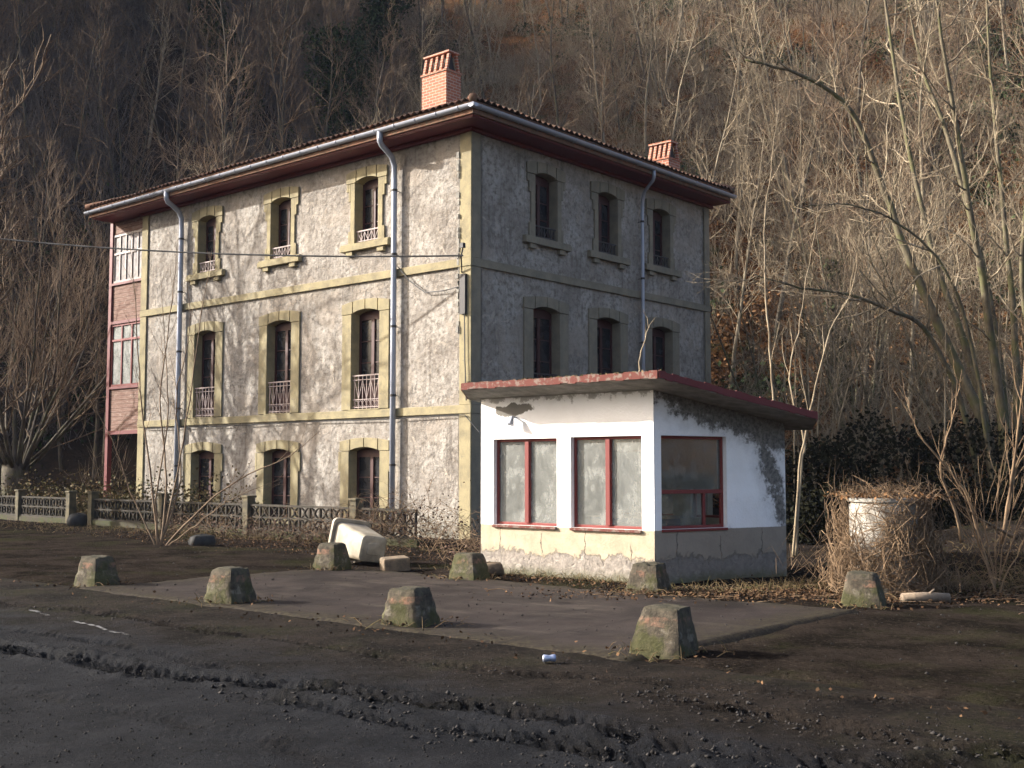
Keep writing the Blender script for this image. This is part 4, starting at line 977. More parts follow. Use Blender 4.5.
for bi, (x, y, r, s, lab) in enumerate([
    (-6.17, 17.35, -33, 1.0, 'mossy tapered concrete block farthest left in the front row along the road'),
    (-3.61, 14.97, -31, 1.0, 'tapered concrete block second from the left in the front row along the road'),
    (-1.12, 12.86, -29, 1.0, 'lichen covered tapered concrete block in the front row near the apron middle'),
    (1.41, 10.86, -31, 1.02, 'nearest tapered concrete block with faded red band and bright green moss'),
    (-3.07, 19.9, -32, 1.0, 'tapered concrete block standing right before the tipped white bin'),
    (-0.66, 18.13, -34, 1.0, 'tapered concrete block beside the left end of the white kiosk'),
    (1.9, 16.27, -31, 1.05, 'tapered concrete block at the front corner of the white kiosk'),
    (4.42, 14.66, -27, 0.98, 'pale tapered concrete block before the vine covered tank')]):
    o = bpy.data.objects.new('concrete_block', bollard_mesh(50 + bi)); link(o, None, (x, y, surf(x, y) - 0.0), R(r)); o.scale = (s, s, s * (1.0 + 0.06 * math.sin(bi * 2.1))); o.rotation_euler.x = 0.03 * math.sin(bi * 3.3); o.rotation_euler.y = 0.03 * math.cos(bi * 1.7)
    tag(o, lab, 'bollard', 'tapered concrete blocks round the apron')

# ------------------------------------------------------------------ tipped bin, stone, plank, can
def rrect(w, d, r, n=5):
    out = []
    for cx, cy, a0 in ((w / 2 - r, d / 2 - r, 0), (-w / 2 + r, d / 2 - r, 90), (-w / 2 + r, -d / 2 + r, 180), (w / 2 - r, -d / 2 + r, 270)):
        for k in range(n + 1): a = R(a0 + 90 * k / n); out.append((cx + r * math.cos(a), cy + r * math.sin(a)))
    return out
bin_ = thing('waste_bin', 'dirty white plastic bin lying tipped over before the fence', 'bin', (-2.95, 21.0, 0.36))
prof = [(0.0, 0.44, 0.40, 0.07), (0.02, 0.50, 0.46, 0.09), (0.5, 0.58, 0.54, 0.09), (0.98, 0.66, 0.62, 0.09), (0.985, 0.66, 0.62, 0.09)]
bb = MB(); n = 24
for z, w, d, r in prof + [(0.985, 0.60, 0.56, 0.08), (0.5, 0.52, 0.48, 0.08), (0.05, 0.44, 0.40, 0.08)]:
    bb.v += [(x, y, z) for x, y in rrect(w, d, r)]
for k in range(len(prof) + 2):
    for i in range(n): a = k * n + i; b = k * n + (i + 1) % n; bb.f.append((a, b, b + n, a + n))
bb.f.append(tuple(range(n - 1, -1, -1))); bb.f.append(tuple(range(7 * n, 8 * n)))
body = bb.build('body', M['binp'], bin_, smooth=True, bevel=0.0)
body.data.set_sharp_from_angle(angle=R(32))
pz = MB(); pr = rrect(0.26, 0.22, 0.04); pz.v = [(x, y, -0.001) for x, y in pr] + [(x * 0.9, y * 0.9, -0.012) for x, y in pr]
pz.f = [tuple(range(n, 2 * n))[::-1]] + [(i, (i + 1) % n, n + (i + 1) % n, n + i)[::-1] for i in range(n)]; pz.build('base_panel', M['binp'], bin_)
rimm = MB(); o_ = rrect(0.78, 0.74, 0.10); i_ = rrect(0.665, 0.625, 0.09)
rimm.v = [(x, y, 0.93) for x, y in o_] + [(x, y, 1.0) for x, y in o_] + [(x, y, 1.0) for x, y in i_] + [(x, y, 0.93) for x, y in i_]
for k in range(4):
    for i in range(n): a = k * n + i; b = k * n + (i + 1) % n; c = ((k + 1) % 4) * n; rimm.f.append((a, b, c + (i + 1) % n, c + i))
rimm.build('rim', M['binp'], bin_)
hd = MB(); hd.chain([(-0.2, -0.37, 0.95), (-0.2, -0.45, 0.97), (0.2, -0.45, 0.97), (0.2, -0.37, 0.95)], 0.016, 8); hd.build('handle', M['binp'], bin_)
axis_dir = Vector((-0.56, 0.80, 0.13)).normalized()            # from the base to the mouth
zx = axis_dir; up = Vector((0, 0, 1)); yy = (up - zx * up.dot(zx)).normalized(); xx = yy.cross(zx)
rotm = Matrix((xx, yy, zx)).transposed().to_4x4()
bin_.matrix_world = Matrix.Translation((-2.45, 20.6, 0.30)) @ rotm @ Matrix.Rotation(R(8), 4, 'Z')
wb = MB(); wb.box(-0.23, 0.23, -0.17, 0.17, -0.02, 0.23); tag(wb.build('wood_block', M['rock'], None, (-1.98, 19.75, 0.0), (0.05, -0.06, 0.35), bevel=0.035), 'brown sawn block lying beside the tipped white bin', 'block')
lump('rubble_stone', 'pale rough stone by the left foot of the kiosk', 'stone', (-0.35, 18.8, 0.0), (0.45, 0.3, 0.22), M['rock'], 21, 0.1)
pk = MB(); pk.chain([(-0.3, 0, 0.06), (0.0, 0.01, 0.065), (0.32, -0.01, 0.06)], [0.062, 0.066, 0.058], 9); pk.chain([(0.05, 0.0, 0.10), (0.12, -0.03, 0.17)], [0.02, 0.012], 6)
tag(pk.build('log', M['log'], None, (5.32, 15.05, surf(5.32, 15.05)), R(4), smooth=True), 'short pale log lying right of the last concrete block', 'log')
cn_ = MB(); n = 14; z = 0
prf = [(-0.06, 0.022), (-0.058, 0.028), (-0.05, 0.033), (-0.02, 0.030), (0.0, 0.024), (0.025, 0.031), (0.05, 0.033), (0.057, 0.027), (0.06, 0.022)]
cn_.chain([(x, 0.004 * math.sin(x * 60), 0.03) for x, r in prf], [r for x, r in prf], n)
cn_v = tag(cn_.build('drink_can', M['can'], None, (0.33, 10.35, surf(0.33, 10.35) + 0.012), R(10), smooth=True), 'crushed pale blue drink can lying on the muddy road', 'can')

# ------------------------------------------------------------------ trees
class Tree:
    def __init__(s, seed): s.r = random.Random(seed); s.trunk = MB(); s.crown = MB(); s.tips = []
    def rv(s, k=1.0): return Vector((s.r.gauss(0, k), s.r.gauss(0, k), s.r.gauss(0, k)))
    def limb(s, mb, p, d, L, r0, r1, nseg, wob, up, sides):
        pts = [Vector(p)]; d = Vector(d).normalized(); rad = [r0]
        for k in range(nseg):
            d = (d + s.rv(wob) + Vector((0, 0, up))).normalized(); pts.append(pts[-1] + d * (L / nseg)); rad.append(r0 + (r1 - r0) * (k + 1) / nseg)
        mb.chain(pts, rad, sides, cap=sides > 4); return pts, rad
    def spawn(s, pts, rad, lv, cfg, start=0.3):
        if lv >= len(cfg): return
        c = cfg[lv]; n = c['n'] if isinstance(c['n'], int) else s.r.randint(*c['n'])
        for i in range(n):
            t = start + (1 - start) * (i + s.r.random()) / n; f = t * (len(pts) - 1); k = min(int(f), len(pts) - 2); u = f - k
            p = pts[k].lerp(pts[k + 1], u); ax = (pts[k + 1] - pts[k]).normalized(); r = rad[k] + (rad[k + 1] - rad[k]) * u
            side = s.rv(); side = (side - ax * side.dot(ax)).normalized(); a = R(s.r.uniform(*c['ang']))
            d = ax * math.cos(a) + side * math.sin(a)
            L = s.r.uniform(*c['len']) * (1.15 - 0.6 * t if lv == 0 else 1 - 0.4 * t)
            q, rr = s.limb(s.crown, p, d, L, min(r * 0.65, c['r']), c['r'] * 0.35, c['seg'], c['wob'], c['up'], c['sides'])
            s.spawn(q, rr, lv + 1, cfg, 0.2)
CF = dict(
  forest=[dict(n=(18, 25), ang=(30, 75), len=(1.8, 3.8), r=0.028, seg=4, wob=0.16, up=0.12, sides=4), dict(n=(6, 9), ang=(25, 55), len=(0.7, 1.6), r=0.014, seg=3, wob=0.15, up=0.10, sides=3), dict(n=(2, 3), ang=(25, 50), len=(0.35, 0.8), r=0.0075, seg=2, wob=0.15, up=0.05, sides=3)],
  near=[dict(n=(9, 13), ang=(25, 60), len=(0.9, 2.2), r=0.022, seg=5, wob=0.14, up=0.10, sides=5), dict(n=(5, 7), ang=(25, 55), len=(0.4, 1.0), r=0.009, seg=3, wob=0.16, up=0.08, sides=3), dict(n=(2, 3), ang=(25, 50), len=(0.2, 0.45), r=0.004, seg=2, wob=0.15, up=0.05, sides=3)],
  hazel=[dict(n=(13, 17), ang=(25, 70), len=(1.0, 3.2), r=0.026, seg=6, wob=0.16, up=0.08, sides=5), dict(n=(5, 8), ang=(25, 60), len=(0.5, 1.4), r=0.011, seg=3, wob=0.18, up=0.06, sides=3), dict(n=(2, 3), ang=(25, 50), len=(0.25, 0.6), r=0.006, seg=2, wob=0.15, up=0.05, sides=3)],
  shoot=[dict(n=(5, 8), ang=(15, 40), len=(0.5, 1.3), r=0.009, seg=3, wob=0.10, up=0.12, sides=3), dict(n=(2, 3), ang=(20, 40), len=(0.2, 0.5), r=0.004, seg=2, wob=0.12, up=0.08, sides=3)],
  pollard=[dict(n=(7, 9), ang=(15, 45), len=(2.0, 4.0), r=0.03, seg=5, wob=0.09, up=0.14, sides=4), dict(n=(5, 7), ang=(18, 45), len=(0.9, 2.2), r=0.014, seg=4, wob=0.12, up=0.12, sides=3), dict(n=(3, 4), ang=(20, 45), len=(0.4, 1.0), r=0.007, seg=2, wob=0.13, up=0.08, sides=3)],
)
def finish(t, name, label, cat, loc, group, barkm, twigm, rot=0.0):
    o = thing(name, label, cat, loc, rot, group)
    if t.trunk.v: t.trunk.build('trunk', barkm, o, smooth=True)
    if t.crown.v: t.crown.build('crown', twigm, o, smooth=True)
    return o
def dup(root, loc, rot, scale, label, group):
    c = root.copy(); COL.objects.link(c); c.location = loc; c.rotation_euler = rot; c.scale = scale; c['label'] = label; c['group'] = group
    for ch in root.children: d = ch.copy(); COL.objects.link(d); d.parent = c
    return c
protos = []
for k in range(8):
    t = Tree(100 + k); H = [12, 14, 11, 15, 10, 13, 9, 12.5][k]
    if k in (4, 6):                                            # coppiced: several stems from one stool
        for j in range(4 if k == 4 else 6):
            a = t.r.uniform(0, 6.28); d = Vector((math.cos(a) * 0.24, math.sin(a) * 0.24, 1))
            q, rr = t.limb(t.trunk, (math.cos(a) * 0.15, math.sin(a) * 0.15, -0.4), d, H * t.r.uniform(0.7, 1), 0.075, 0.01, 8, 0.04, 0.03, 6)
            cfg = [dict(CF['forest'][0], n=(6, 9)), CF['forest'][1], CF['forest'][2]]; t.spawn(q, rr, 0, cfg, 0.3)
    else:
        q, rr = t.limb(t.trunk, (0, 0, -0.5), (t.r.gauss(0, .05), t.r.gauss(0, .05), 1), H, 0.105, 0.012, 10, 0.05, 0.03, 7)
        t.spawn(q, rr, 0, CF['forest'], 0.28)
    protos.append(t)
rngT = random.Random(77); PR = {}
def forest_tree(k, pale, loc, rot, sc, label, group, name):
    key = (k, pale)
    if key not in PR:
        o = thing(name, label, 'tree', loc, 0, group); t = protos[k]
        t.trunk.build('trunk', M['bark_pale'] if pale else M['bark'], o, smooth=True); t.crown.build('crown', M['twig_pale'] if pale else M['twig'], o, smooth=True)
        PR[key] = o; o.rotation_euler = rot; o.scale = sc; return o
    return dup(PR[key], loc, rot, sc, label, group)
spots = []
def inhouse(x, y):
    d = Vector((x + 1.02, y - 28.33)); a = d.x * math.cos(ANG) + d.y * math.sin(ANG); b = -d.x * math.sin(ANG) + d.y * math.cos(ANG)
    return -2.5 < a < HW + 3 and -3 < b < HL + 5
tries = 0
while len(spots) < 292 and tries < 90000:
    tries += 1
    y = 36 + 84 * rngT.random() ** 0.8; x = rngT.uniform(-0.5, 0.5) * y
    if len(spots) < 150 and x / y > -0.10: continue
    if inhouse(x, y): continue
    h = float(hill(x, y))
    if h < 0.8 or h > 0.44 * y + 2: continue
    md = 1.6
    if any((x - a) ** 2 + (y - b) ** 2 < md * md for a, b, _ in spots): continue
    spots.append((x, y, h))
for x, y, h in spots:
    L, Rr = hill_LR(x, y); sunny = Rr > L
    k = rngT.randrange(8); sc = rngT.uniform(0.75, 1.25)
    px = 512 + 1155 * x / y
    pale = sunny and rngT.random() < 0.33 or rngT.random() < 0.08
    pd = 'pale' if pale else 'grey brown'
    if sunny:
        zone = 'on the sunny slope right of the house' if px > 700 else 'on the sunny slope above the house roof'
        lab = 'bare slender %s tree %s' % (pd, zone)
    else:
        zone = 'on the dark slope left of the house' if px < 120 else 'on the dark slope above the left roof'
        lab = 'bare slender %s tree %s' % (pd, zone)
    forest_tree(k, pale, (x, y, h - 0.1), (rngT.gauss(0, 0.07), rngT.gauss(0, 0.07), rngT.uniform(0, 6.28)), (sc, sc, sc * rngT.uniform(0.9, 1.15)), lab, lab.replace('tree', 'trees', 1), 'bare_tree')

# ivy clad trees on the dark slope
def ivy_tree(x, y, H, lean, label, seed, rad=0.7):
    z = float(hill(x, y)); t = Tree(seed); q, rr = t.limb(t.trunk, (0, 0, -0.5), lean, H, 0.16, 0.03, 9, 0.04, 0.02, 7)
    t.spawn(q, rr, 0, [dict(CF['forest'][0], n=(9, 12)), CF['forest'][1]], 0.4)
    o = finish(t, 'ivy_clad_tree', label, 'tree', (x, y, z), None, M['bark'], M['twig'])
    rg = np.random.RandomState(seed); C = []
    P = np.array([tuple(p) for p in q]); 
    for k in range(9000):
        f = rg.rand() ** 0.9 * (len(P) - 1.01) * 0.92; i = int(f); p = P[i] + (P[i + 1] - P[i]) * (f - i)
        rr_ = rad * (0.5 + 0.8 * abs(math.sin(f * 2.3 + seed))) * rg.rand() ** 0.6; a = rg.rand() * 6.28
        C.append(p + np.array([math.cos(a) * rr_, math.sin(a) * rr_, rg.normal() * 0.25]))
    V, Fq = leaf_quads(np.array(C), 0.22, rg); np_mesh('ivy', V, Fq, M['evergreen'], o)
ivy_tree(-15.5, 68, 14, (-0.45, 0, 1), 'ivy clad tree leaning left, high above the middle of the roof', 301, 0.95)
ivy_tree(-9.0, 66, 11, (-0.15, 0, 1), 'stout ivy clad tree just left of the large chimney', 302, 1.7)
ivy_tree(-11.5, 72, 13, (0.2, 0, 1), 'tall ivy clad tree on the dark slope behind the roof', 303, 1.4)
ivy_tree(-30.0, 74, 12, (0.05, 0, 1), 'ivy clad tree at the upper left above the pollard', 304, 0.6)
ivy_tree(-5.5, 62, 8, (0.1, 0, 1), 'short bushy ivy clad tree right behind the large chimney', 305, 1.8)
ivy_tree(12.6, 44.0, 6, (0.0, 0, 1), 'ivy clad trunk standing in dead leaves on the right slope', 306, 0.35)

# dense brushwood that covers the slopes, too many twigs to count
def brush(name, label, n, seed, mat, xr, yr, hmax, zone, rsize, hgt):
    rg = np.random.RandomState(seed); pts = []
    while len(pts) < n:
        y = yr[0] + (yr[1] - yr[0]) * rg.rand(4000) ** 0.85; x = rg.uniform(xr[0], xr[1], 4000) * y; h = hill(x, y); L, Rr = hill_LR(x, y)
        ok = (h > 0.6) & (h < 0.45 * y + 2) & ((Rr > L) if zone == 'R' else (L >= Rr)) & (fbm(x / 6, y / 6, 3) > -0.25) & ((h > 9) | (zone == 'L') | (rg.rand(4000) < 0.28))
        for a, b, c in zip(x[ok], y[ok], h[ok]):
            if not inhouse(a, b): pts.append((a, b, c))
    pts = np.array(pts[:n]); m = 15
    P = np.repeat(pts, m, 0) + rg.normal(size=(n * m, 3)) * np.array([0.25, 0.25, 0.0])
    H = (np.repeat(rg.uniform(*hgt, n), m) * rg.uniform(0.35, 1.0, n * m))[:, None]
    d = rg.normal(size=(n * m, 3)) * np.array([0.5, 0.5, 0.15]) + np.array([0, 0, 1.0]); d /= np.linalg.norm(d, axis=1)[:, None]
    P1 = P + d * H * 0.5; d2 = d + rg.normal(size=d.shape) * 0.22; P2 = P1 + d2 * H * 0.5
    up = rg.rand(n * m)[:, None] * 0.0; P0 = P - np.array([0, 0, 0.1])
    # side sprigs
    k = rg.randint(0, n * m, n * m); Q0 = P1[k]; e = rg.normal(size=(n * m, 3)) * 0.6 + np.array([0, 0, 0.6]); e /= np.linalg.norm(e, axis=1)[:, None]
    Q2 = Q0 + e * H[k] * 0.35; Q1 = (Q0 + Q2) / 2 + rg.normal(size=e.shape) * 0.04
    r = rg.uniform(*rsize, n * m)
    V1, F1_ = twig_mesh(P0, P1, P2, r); V2, F2_ = twig_mesh(Q0, Q1, Q2, r[k] * 0.6)
    o = np_mesh(name, np.concatenate([V1, V2]), np.concatenate([F1_, F2_ + len(V1)]), mat)
    return tag(o, label, 'undergrowth', None, 'stuff')
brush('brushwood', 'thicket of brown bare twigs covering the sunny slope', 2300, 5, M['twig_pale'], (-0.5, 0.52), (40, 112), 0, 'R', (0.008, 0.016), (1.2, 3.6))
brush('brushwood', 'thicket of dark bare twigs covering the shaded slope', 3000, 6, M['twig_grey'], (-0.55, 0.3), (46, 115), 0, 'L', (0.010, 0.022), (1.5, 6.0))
# dead leaves on the right slope
rg = np.random.RandomState(11); n = 52000
y = 36 + 44 * rg.rand(n) ** 1.2; x = rg.uniform(0.1, 0.54, n) * y; h = hill(x, y); L, Rr = hill_LR(x, y)
ok = (h > 0.3) & (Rr > L) & (fbm(x / 3, y / 3, 3) > -0.32); x, y, h = x[ok], y[ok], h[ok]
V, Fq = leaf_quads(np.stack([x, y, h + 0.05 + 0.1 * rg.rand(len(x))], 1), 0.19, rg, 0.45); tag(np_mesh('fallen_leaves', V, Fq, M['leafbrown']), 'carpet of dead brown leaves on the right slope', 'fallen leaves', None, 'stuff')
# evergreen undergrowth in dark patches on both slopes
rg = np.random.RandomState(12); cs = []
for k in range(1900):
    y = 44 + 60 * rg.rand(); x = rg.uniform(-0.5, 0.5) * y
    L, Rr = hill_LR(x, y)
    if inhouse(x, y) or fbm(np.array([x / 8]), np.array([y / 8]), 3)[0] < ((-0.2 if -0.27 < x / y < -0.02 else 0.05) if L > Rr else 0.08): continue
    z = float(hill(x, y)); m = 60; R_ = rg.uniform(0.5, 1.4)
    cs.append(np.array([x, y, z + 0.5]) + rg.normal(size=(m, 3)) * np.array([R_, R_, R_ * 0.6]) * 0.6)
V, Fq = leaf_quads(np.concatenate(cs), 0.24, rg); tag(np_mesh('evergreen_undergrowth', V, Fq, M['evergreen']), 'dark evergreen undergrowth scattered over the wooded slopes', 'undergrowth', None, 'stuff')

# big pollard at the left
t = Tree(401); q, rr = t.limb(t.trunk, (0, 0, -0.3), (0.03, 0, 1), 2.2, 0.55, 0.48, 4, 0.03, 0, 10)
cf = [dict(CF['pollard'][0], n=(7, 10), ang=(20, 65)), dict(CF['pollard'][1], n=(5, 7)), CF['pollard'][2]]
for j in range(20):
    a = j * 2.4; sp = t.r.uniform(0.15, 1.15); d = Vector((math.cos(a) * sp, math.sin(a) * sp, t.r.uniform(0.55, 1)))
    p = Vector((math.cos(a) * 0.3, math.sin(a) * 0.3, 1.75 + t.r.uniform(-0.2, 0.2)))
    q, rr = t.limb(t.trunk, p, d, t.r.uniform(7.5, 10.5), t.r.uniform(0.05, 0.085), 0.010, 9, 0.08, 0.08, 6); t.spawn(q, rr, 0, cf, 0.15)
finish(t, 'pollard_tree', 'big bare pollard with a fan of upright shoots left of the house', 'tree', (-18.6, 43.5, float(hill(-18.6, 43.5))), None, M['bark'], M['twig'])
# bushy bare crown just behind the roof, left of the chimney
t = Tree(402)
for j in range(12):
    a = j * 2.4; sp = t.r.uniform(0.1, 0.5); q, rr = t.limb(t.trunk, (0, 0, -0.3), (math.cos(a) * sp, math.sin(a) * sp, 1), t.r.uniform(8, 11), 0.09, 0.012, 8, 0.05, 0.08, 6); t.spawn(q, rr, 0, cf, 0.35)
finish(t, 'bare_tree', 'pale bushy bare tree rising behind the roof left of the large chimney', 'tree', (-6.6, 50.5, float(hill(-6.6, 50.5)) + 0.5), None, M['bark_pale'], M['twig_pale'])
# trees beyond the left edge whose branches throw shadows on the house and road
for i, (x, y, H, sd, lab) in enumerate([(-17.4, 33.7, 11.0, 411, 'tall bare tree by the roadside just left of the picture edge'), (-18.2, 35.5, 13.5, 412, 'tallest bare tree in the row just left of the picture edge'), (-19.4, 37.4, 12, 413, 'bare tree beyond the left end of the fence')]):
    t = Tree(sd); q, rr = t.limb(t.trunk, (0, 0, -0.3), (0.05, 0, 1), H, 0.24, 0.02, 10, 0.06, 0.02, 9)
    t.spawn(q, rr, 0, [dict(CF['pollard'][0], n=(17, 21), ang=(25, 70), len=(3, 5.0), r=0.10), dict(CF['pollard'][1], r=0.05, n=(5, 7)), dict(CF['pollard'][2], r=0.017, n=(3, 4))], 0.25)
    finish(t, 'bare_tree', lab, 'tree', (x, y, 0), None, M['bark'], M['twig'])

def stem_tree(name, label, stems, r0, cfg, seed, barkm, twigm, sides=7, start=0.3):
    t = Tree(seed); b = Vector(stems[0][0])
    for k, st in enumerate(stems):
        P = smooth_poly(st, 5); P = [Vector(p) - b for p in P]; r = r0[k] if hasattr(r0, '__len__') else r0
        n = len(P); rad = [r * (1 - 0.85 * (i / (n - 1))) for i in range(n)]
        for i in range(1, n): P[i] += t.rv(0.01)
        t.trunk.chain(P, rad, sides); t.spawn(P, rad, 0, cfg, start)
    return finish(t, name, label, 'tree', b, None, barkm, twigm)
HZ = [[(8.82, 21.0, 0.6), (8.68, 21.2, 2.43), (7.94, 21.3, 4.29), (7.37, 21.4, 5.81), (6.96, 21.5, 7.17), (6.33, 21.2, 8.43), (5.31, 20.8, 8.96), (4.24, 20.5, 9.13)],
 [(9.12, 21.5, 0.6), (8.93, 21.8, 2.64), (8.59, 22.0, 4.38), (8.22, 22.2, 5.77), (7.8, 22.5, 8.43), (7.64, 23.0, 11.3), (7.58, 23.2, 12.45)],
 [(9.0, 21.0, 0.6), (8.8, 20.8, 2.96), (8.51, 20.6, 4.75), (8.09, 20.3, 6.86), (7.68, 20.0, 8.95), (7.46, 20.0, 10.78)],
 [(9.28, 21.3, 0.6), (9.38, 21.4, 2.62), (9.38, 21.5, 4.88), (9.32, 21.7, 7.22), (9.32, 22.0, 9.68), (9.29, 22.0, 11.89)],
 [(8.76, 21.3, 0.6), (8.16, 21.0, 2.97), (7.41, 20.6, 4.21), (6.66, 20.2, 4.51), (5.9, 20.0, 4.75), (4.93, 19.6, 4.82), (4.04, 19.0, 4.93)],
 [(8.69, 20.7, 0.6), (8.09, 20.2, 3.8), (7.5, 19.8, 5.15), (6.64, 19.5, 5.88), (5.7, 19.2, 6.16), (4.64, 19.0, 6.06)],
 [(9.04, 20.6, 0.6), (9.13, 20.3, 3.28), (8.93, 20.0, 5.37), (9.24, 20.0, 7.87), (9.43, 20.0, 10.78)],
 [(9.6, 22.3, 0.6), (9.51, 22.6, 4.45), (8.98, 23.0, 7.96), (8.47, 23.4, 10.18), (8.18, 23.6, 12.63)]]
HZ = [[(p[0] * 1.38, p[1] * 1.38, 1.7 + (p[2] - 1.7) * 1.38) for p in s_] for s_ in HZ]
stem_tree('hazel_tree', 'large bare tree with many curving mossy stems at the right edge', HZ, [0.16, 0.13, 0.14, 0.12, 0.08, 0.055, 0.10, 0.12], CF['hazel'], 501, M['bark_moss'], M['twig_pale'])
stem_tree('sapling', 'straight pale sapling rising just behind the kiosk roof', [[(5.48, 24.0, 0.0), (5.48, 24.0, 2.22), (5.42, 24.0, 3.57), (5.32, 24.0, 5.25), (5.37, 24.2, 6.99), (5.57, 24.3, 8.32), (5.74, 24.4, 9.44)]], 0.034, CF['shoot'], 502, M['twig_pale'], M['twig_pale'])
stem_tree('sapling', 'forked pale sapling leaning right behind the end of the kiosk roof', [[(5.3, 22.0, 0.0), (5.47, 22.0, 1.7), (5.78, 22.2, 3.04), (6.21, 22.4, 4.42), (6.68, 22.5, 5.23), (6.89, 22.6, 6.34)], [(5.4, 22.2, 0), (5.55, 22.25, 1.7), (5.63, 22.3, 2.28), (5.43, 22.5, 3.45), (5.7, 22.7, 4.66), (5.99, 22.8, 6.08), (6.2, 22.9, 7.32)]], 0.03, CF['shoot'], 503, M['twig_pale'], M['twig_pale'])
stem_tree('sapling', 'tiny bare sapling sprouting from the kiosk roof', [[(1.97, 17.75, 3.05), (1.99, 17.8, 3.45), (2.10, 17.8, 3.9), (2.05, 17.8, 4.2)]], 0.016, [dict(n=3, ang=(20, 40), len=(0.2, 0.45), r=0.006, seg=3, wob=0.1, up=0.1, sides=3)], 504, M['twig_pale'], M['twig_pale'], 5)
rs = random.Random(31)
for i in range(9):                                             # pole stage saplings between house and slope
    x = rs.uniform(6.8, 12.0); y = rs.uniform(27, 39) ; h0 = float(hill(x, y)); Hh = rs.uniform(5, 9); lx = rs.uniform(-0.25, 0.15)
    if inhouse(x, y): x += 3.5
    stem_tree('sapling', 'thin bare sapling in the thicket between house and right slope', [[(x, y, h0 - 0.1), (x + lx * Hh * 0.3, y, h0 + Hh * 0.35), (x + lx * Hh * 0.6 + rs.gauss(0, .1), y, h0 + Hh * 0.7), (x + lx * Hh + rs.gauss(0, .2), y, h0 + Hh)]], rs.uniform(0.02, 0.04), CF['shoot'], 520 + i, M['twig_pale'], M['twig_pale'], 5)['group'] = 'thin saplings between house and right slope'
cop = []
for k in range(2):
    t = Tree(600 + k)
    for j in range(7):
        a = j * 2.4 + k; sp = t.r.uniform(0.1, 0.5); q, rr = t.limb(t.trunk, (math.cos(a) * 0.15, math.sin(a) * 0.15, -0.3), (math.cos(a) * sp, math.sin(a) * sp, 1), t.r.uniform(6, 9), t.r.uniform(0.035, 0.06), 0.007, 10, 0.07, 0.02, 6)
        t.spawn(q, rr, 0, [dict(CF['hazel'][0], n=(9, 13), r=0.018), CF['hazel'][1], CF['hazel'][2]], 0.2)
    cop.append(t)
CP = []
for i, (x, y, k, sc, lab) in enumerate([(8.4, 31.5, 0, 1.0, 'many stemmed bare hazel nearest to the shaded house wall'), (10.8, 33.5, 1, 1.1, 'many stemmed bare hazel behind the dark ivy bank'), (13.4, 31.0, 0, 1.15, 'many stemmed bare hazel behind the large curving tree'), (14.6, 35.5, 1, 1.2, 'many stemmed bare hazel on the leaf strewn bank at the right edge'),
        (11.9, 38.0, 0, 1.1, 'many stemmed bare hazel in dead leaves above the ivy bank'), (9.2, 38.5, 1, 1.2, 'many stemmed bare hazel in the gap right of the house eaves'), (16.4, 38.5, 0, 1.1, 'many stemmed bare hazel high on the bank at the right edge'), (12.6, 42.5, 1, 1.2, 'many stemmed bare hazel beside the ivy clad trunk')]):
    z = float(hill(x, y))
    if i < 2:
        o = finish(cop[k], 'hazel_coppice', lab, 'tree', (x, y, z), 'hazels between house and right slope', M['bark_moss'] if k else M['twig_pale'], M['twig_pale'], i * 1.7); CP.append(o); o.scale = (sc, sc, sc)
    else: dup(CP[k], (x, y, z), (0, 0, i * 1.7), (sc, sc, sc), lab, 'hazels between house and right slope')
SH = [[(-8.05, 26.6, -0.1), (-8.01, 26.9, 1.47), (-8.27, 27.1, 3.34), (-8.04, 27.1, 5.71), (-7.9, 27.0, 7.13)], [(-8.03, 26.6, -0.1), (-7.73, 26.8, 1.7), (-7.43, 26.6, 3.31), (-7.18, 26.4, 5.14), (-6.91, 26.3, 6.75)],
 [(-8.1, 26.6, -0.1), (-8.38, 26.8, 1.7), (-8.62, 26.7, 3.55), (-8.75, 26.6, 5.64), (-8.87, 26.5, 7.03)], [(-7.92, 26.5, -0.09), (-7.04, 26.2, 0.8), (-6.06, 25.8, 1.48), (-4.89, 25.5, 2.03), (-4.2, 25.3, 2.57)],
 [(-7.92, 26.5, -0.09), (-7.26, 26.2, 0.35), (-6.27, 25.8, 1.03), (-5.11, 25.5, 1.52)], [(-8.07, 26.6, -0.1), (-8.16, 26.6, 1.01), (-7.9, 26.5, 2.84), (-8.01, 26.5, 4.69), (-8.12, 26.4, 6.07)],
 [(-8.09, 26.6, -0.12), (-7.67, 26.8, 1.47), (-7.86, 27.0, 3.35), (-7.61, 27.1, 5.02), (-7.74, 27.1, 6.46)], [(-8.12, 26.6, -0.1), (-8.79, 26.7, 1.24), (-9.17, 26.5, 2.39), (-9.66, 26.4, 3.3)]]
stem_tree('bare_shrub', 'bare shrub of thin upright shoots growing in front of the fence', SH, [0.03, 0.028, 0.028, 0.03, 0.022, 0.026, 0.026, 0.022], CF['shoot'], 505, M['twig'], M['twig'], 5, 0.35)
for i, (x, y, hh, lab) in enumerate([(7.0, 16.9, 2.2, 'spreading bare shrub right of the vine covered tank'), (6.6, 15.9, 1.5, 'low bare twigs in the grass at the right edge of the ground')]):
    rr_ = random.Random(60 + i); stems = []
    for j in range(5):
        a = rr_.uniform(-2.2, 2.2); sp = rr_.uniform(0.2, 0.9); stems.append([(x, y, surf(x, y) - 0.05), (x + math.sin(a) * sp * 0.5, y + math.cos(a) * 0.2, 0.45 * hh), (x + math.sin(a) * sp, y + math.cos(a) * 0.4, hh * rr_.uniform(0.6, 1.05))])
    stem_tree('bare_shrub', lab, stems, 0.013, [dict(CF['shoot'][0], n=(3, 5)), CF['shoot'][1]], 540 + i, M['vine'], M['vine'], 5, 0.25)
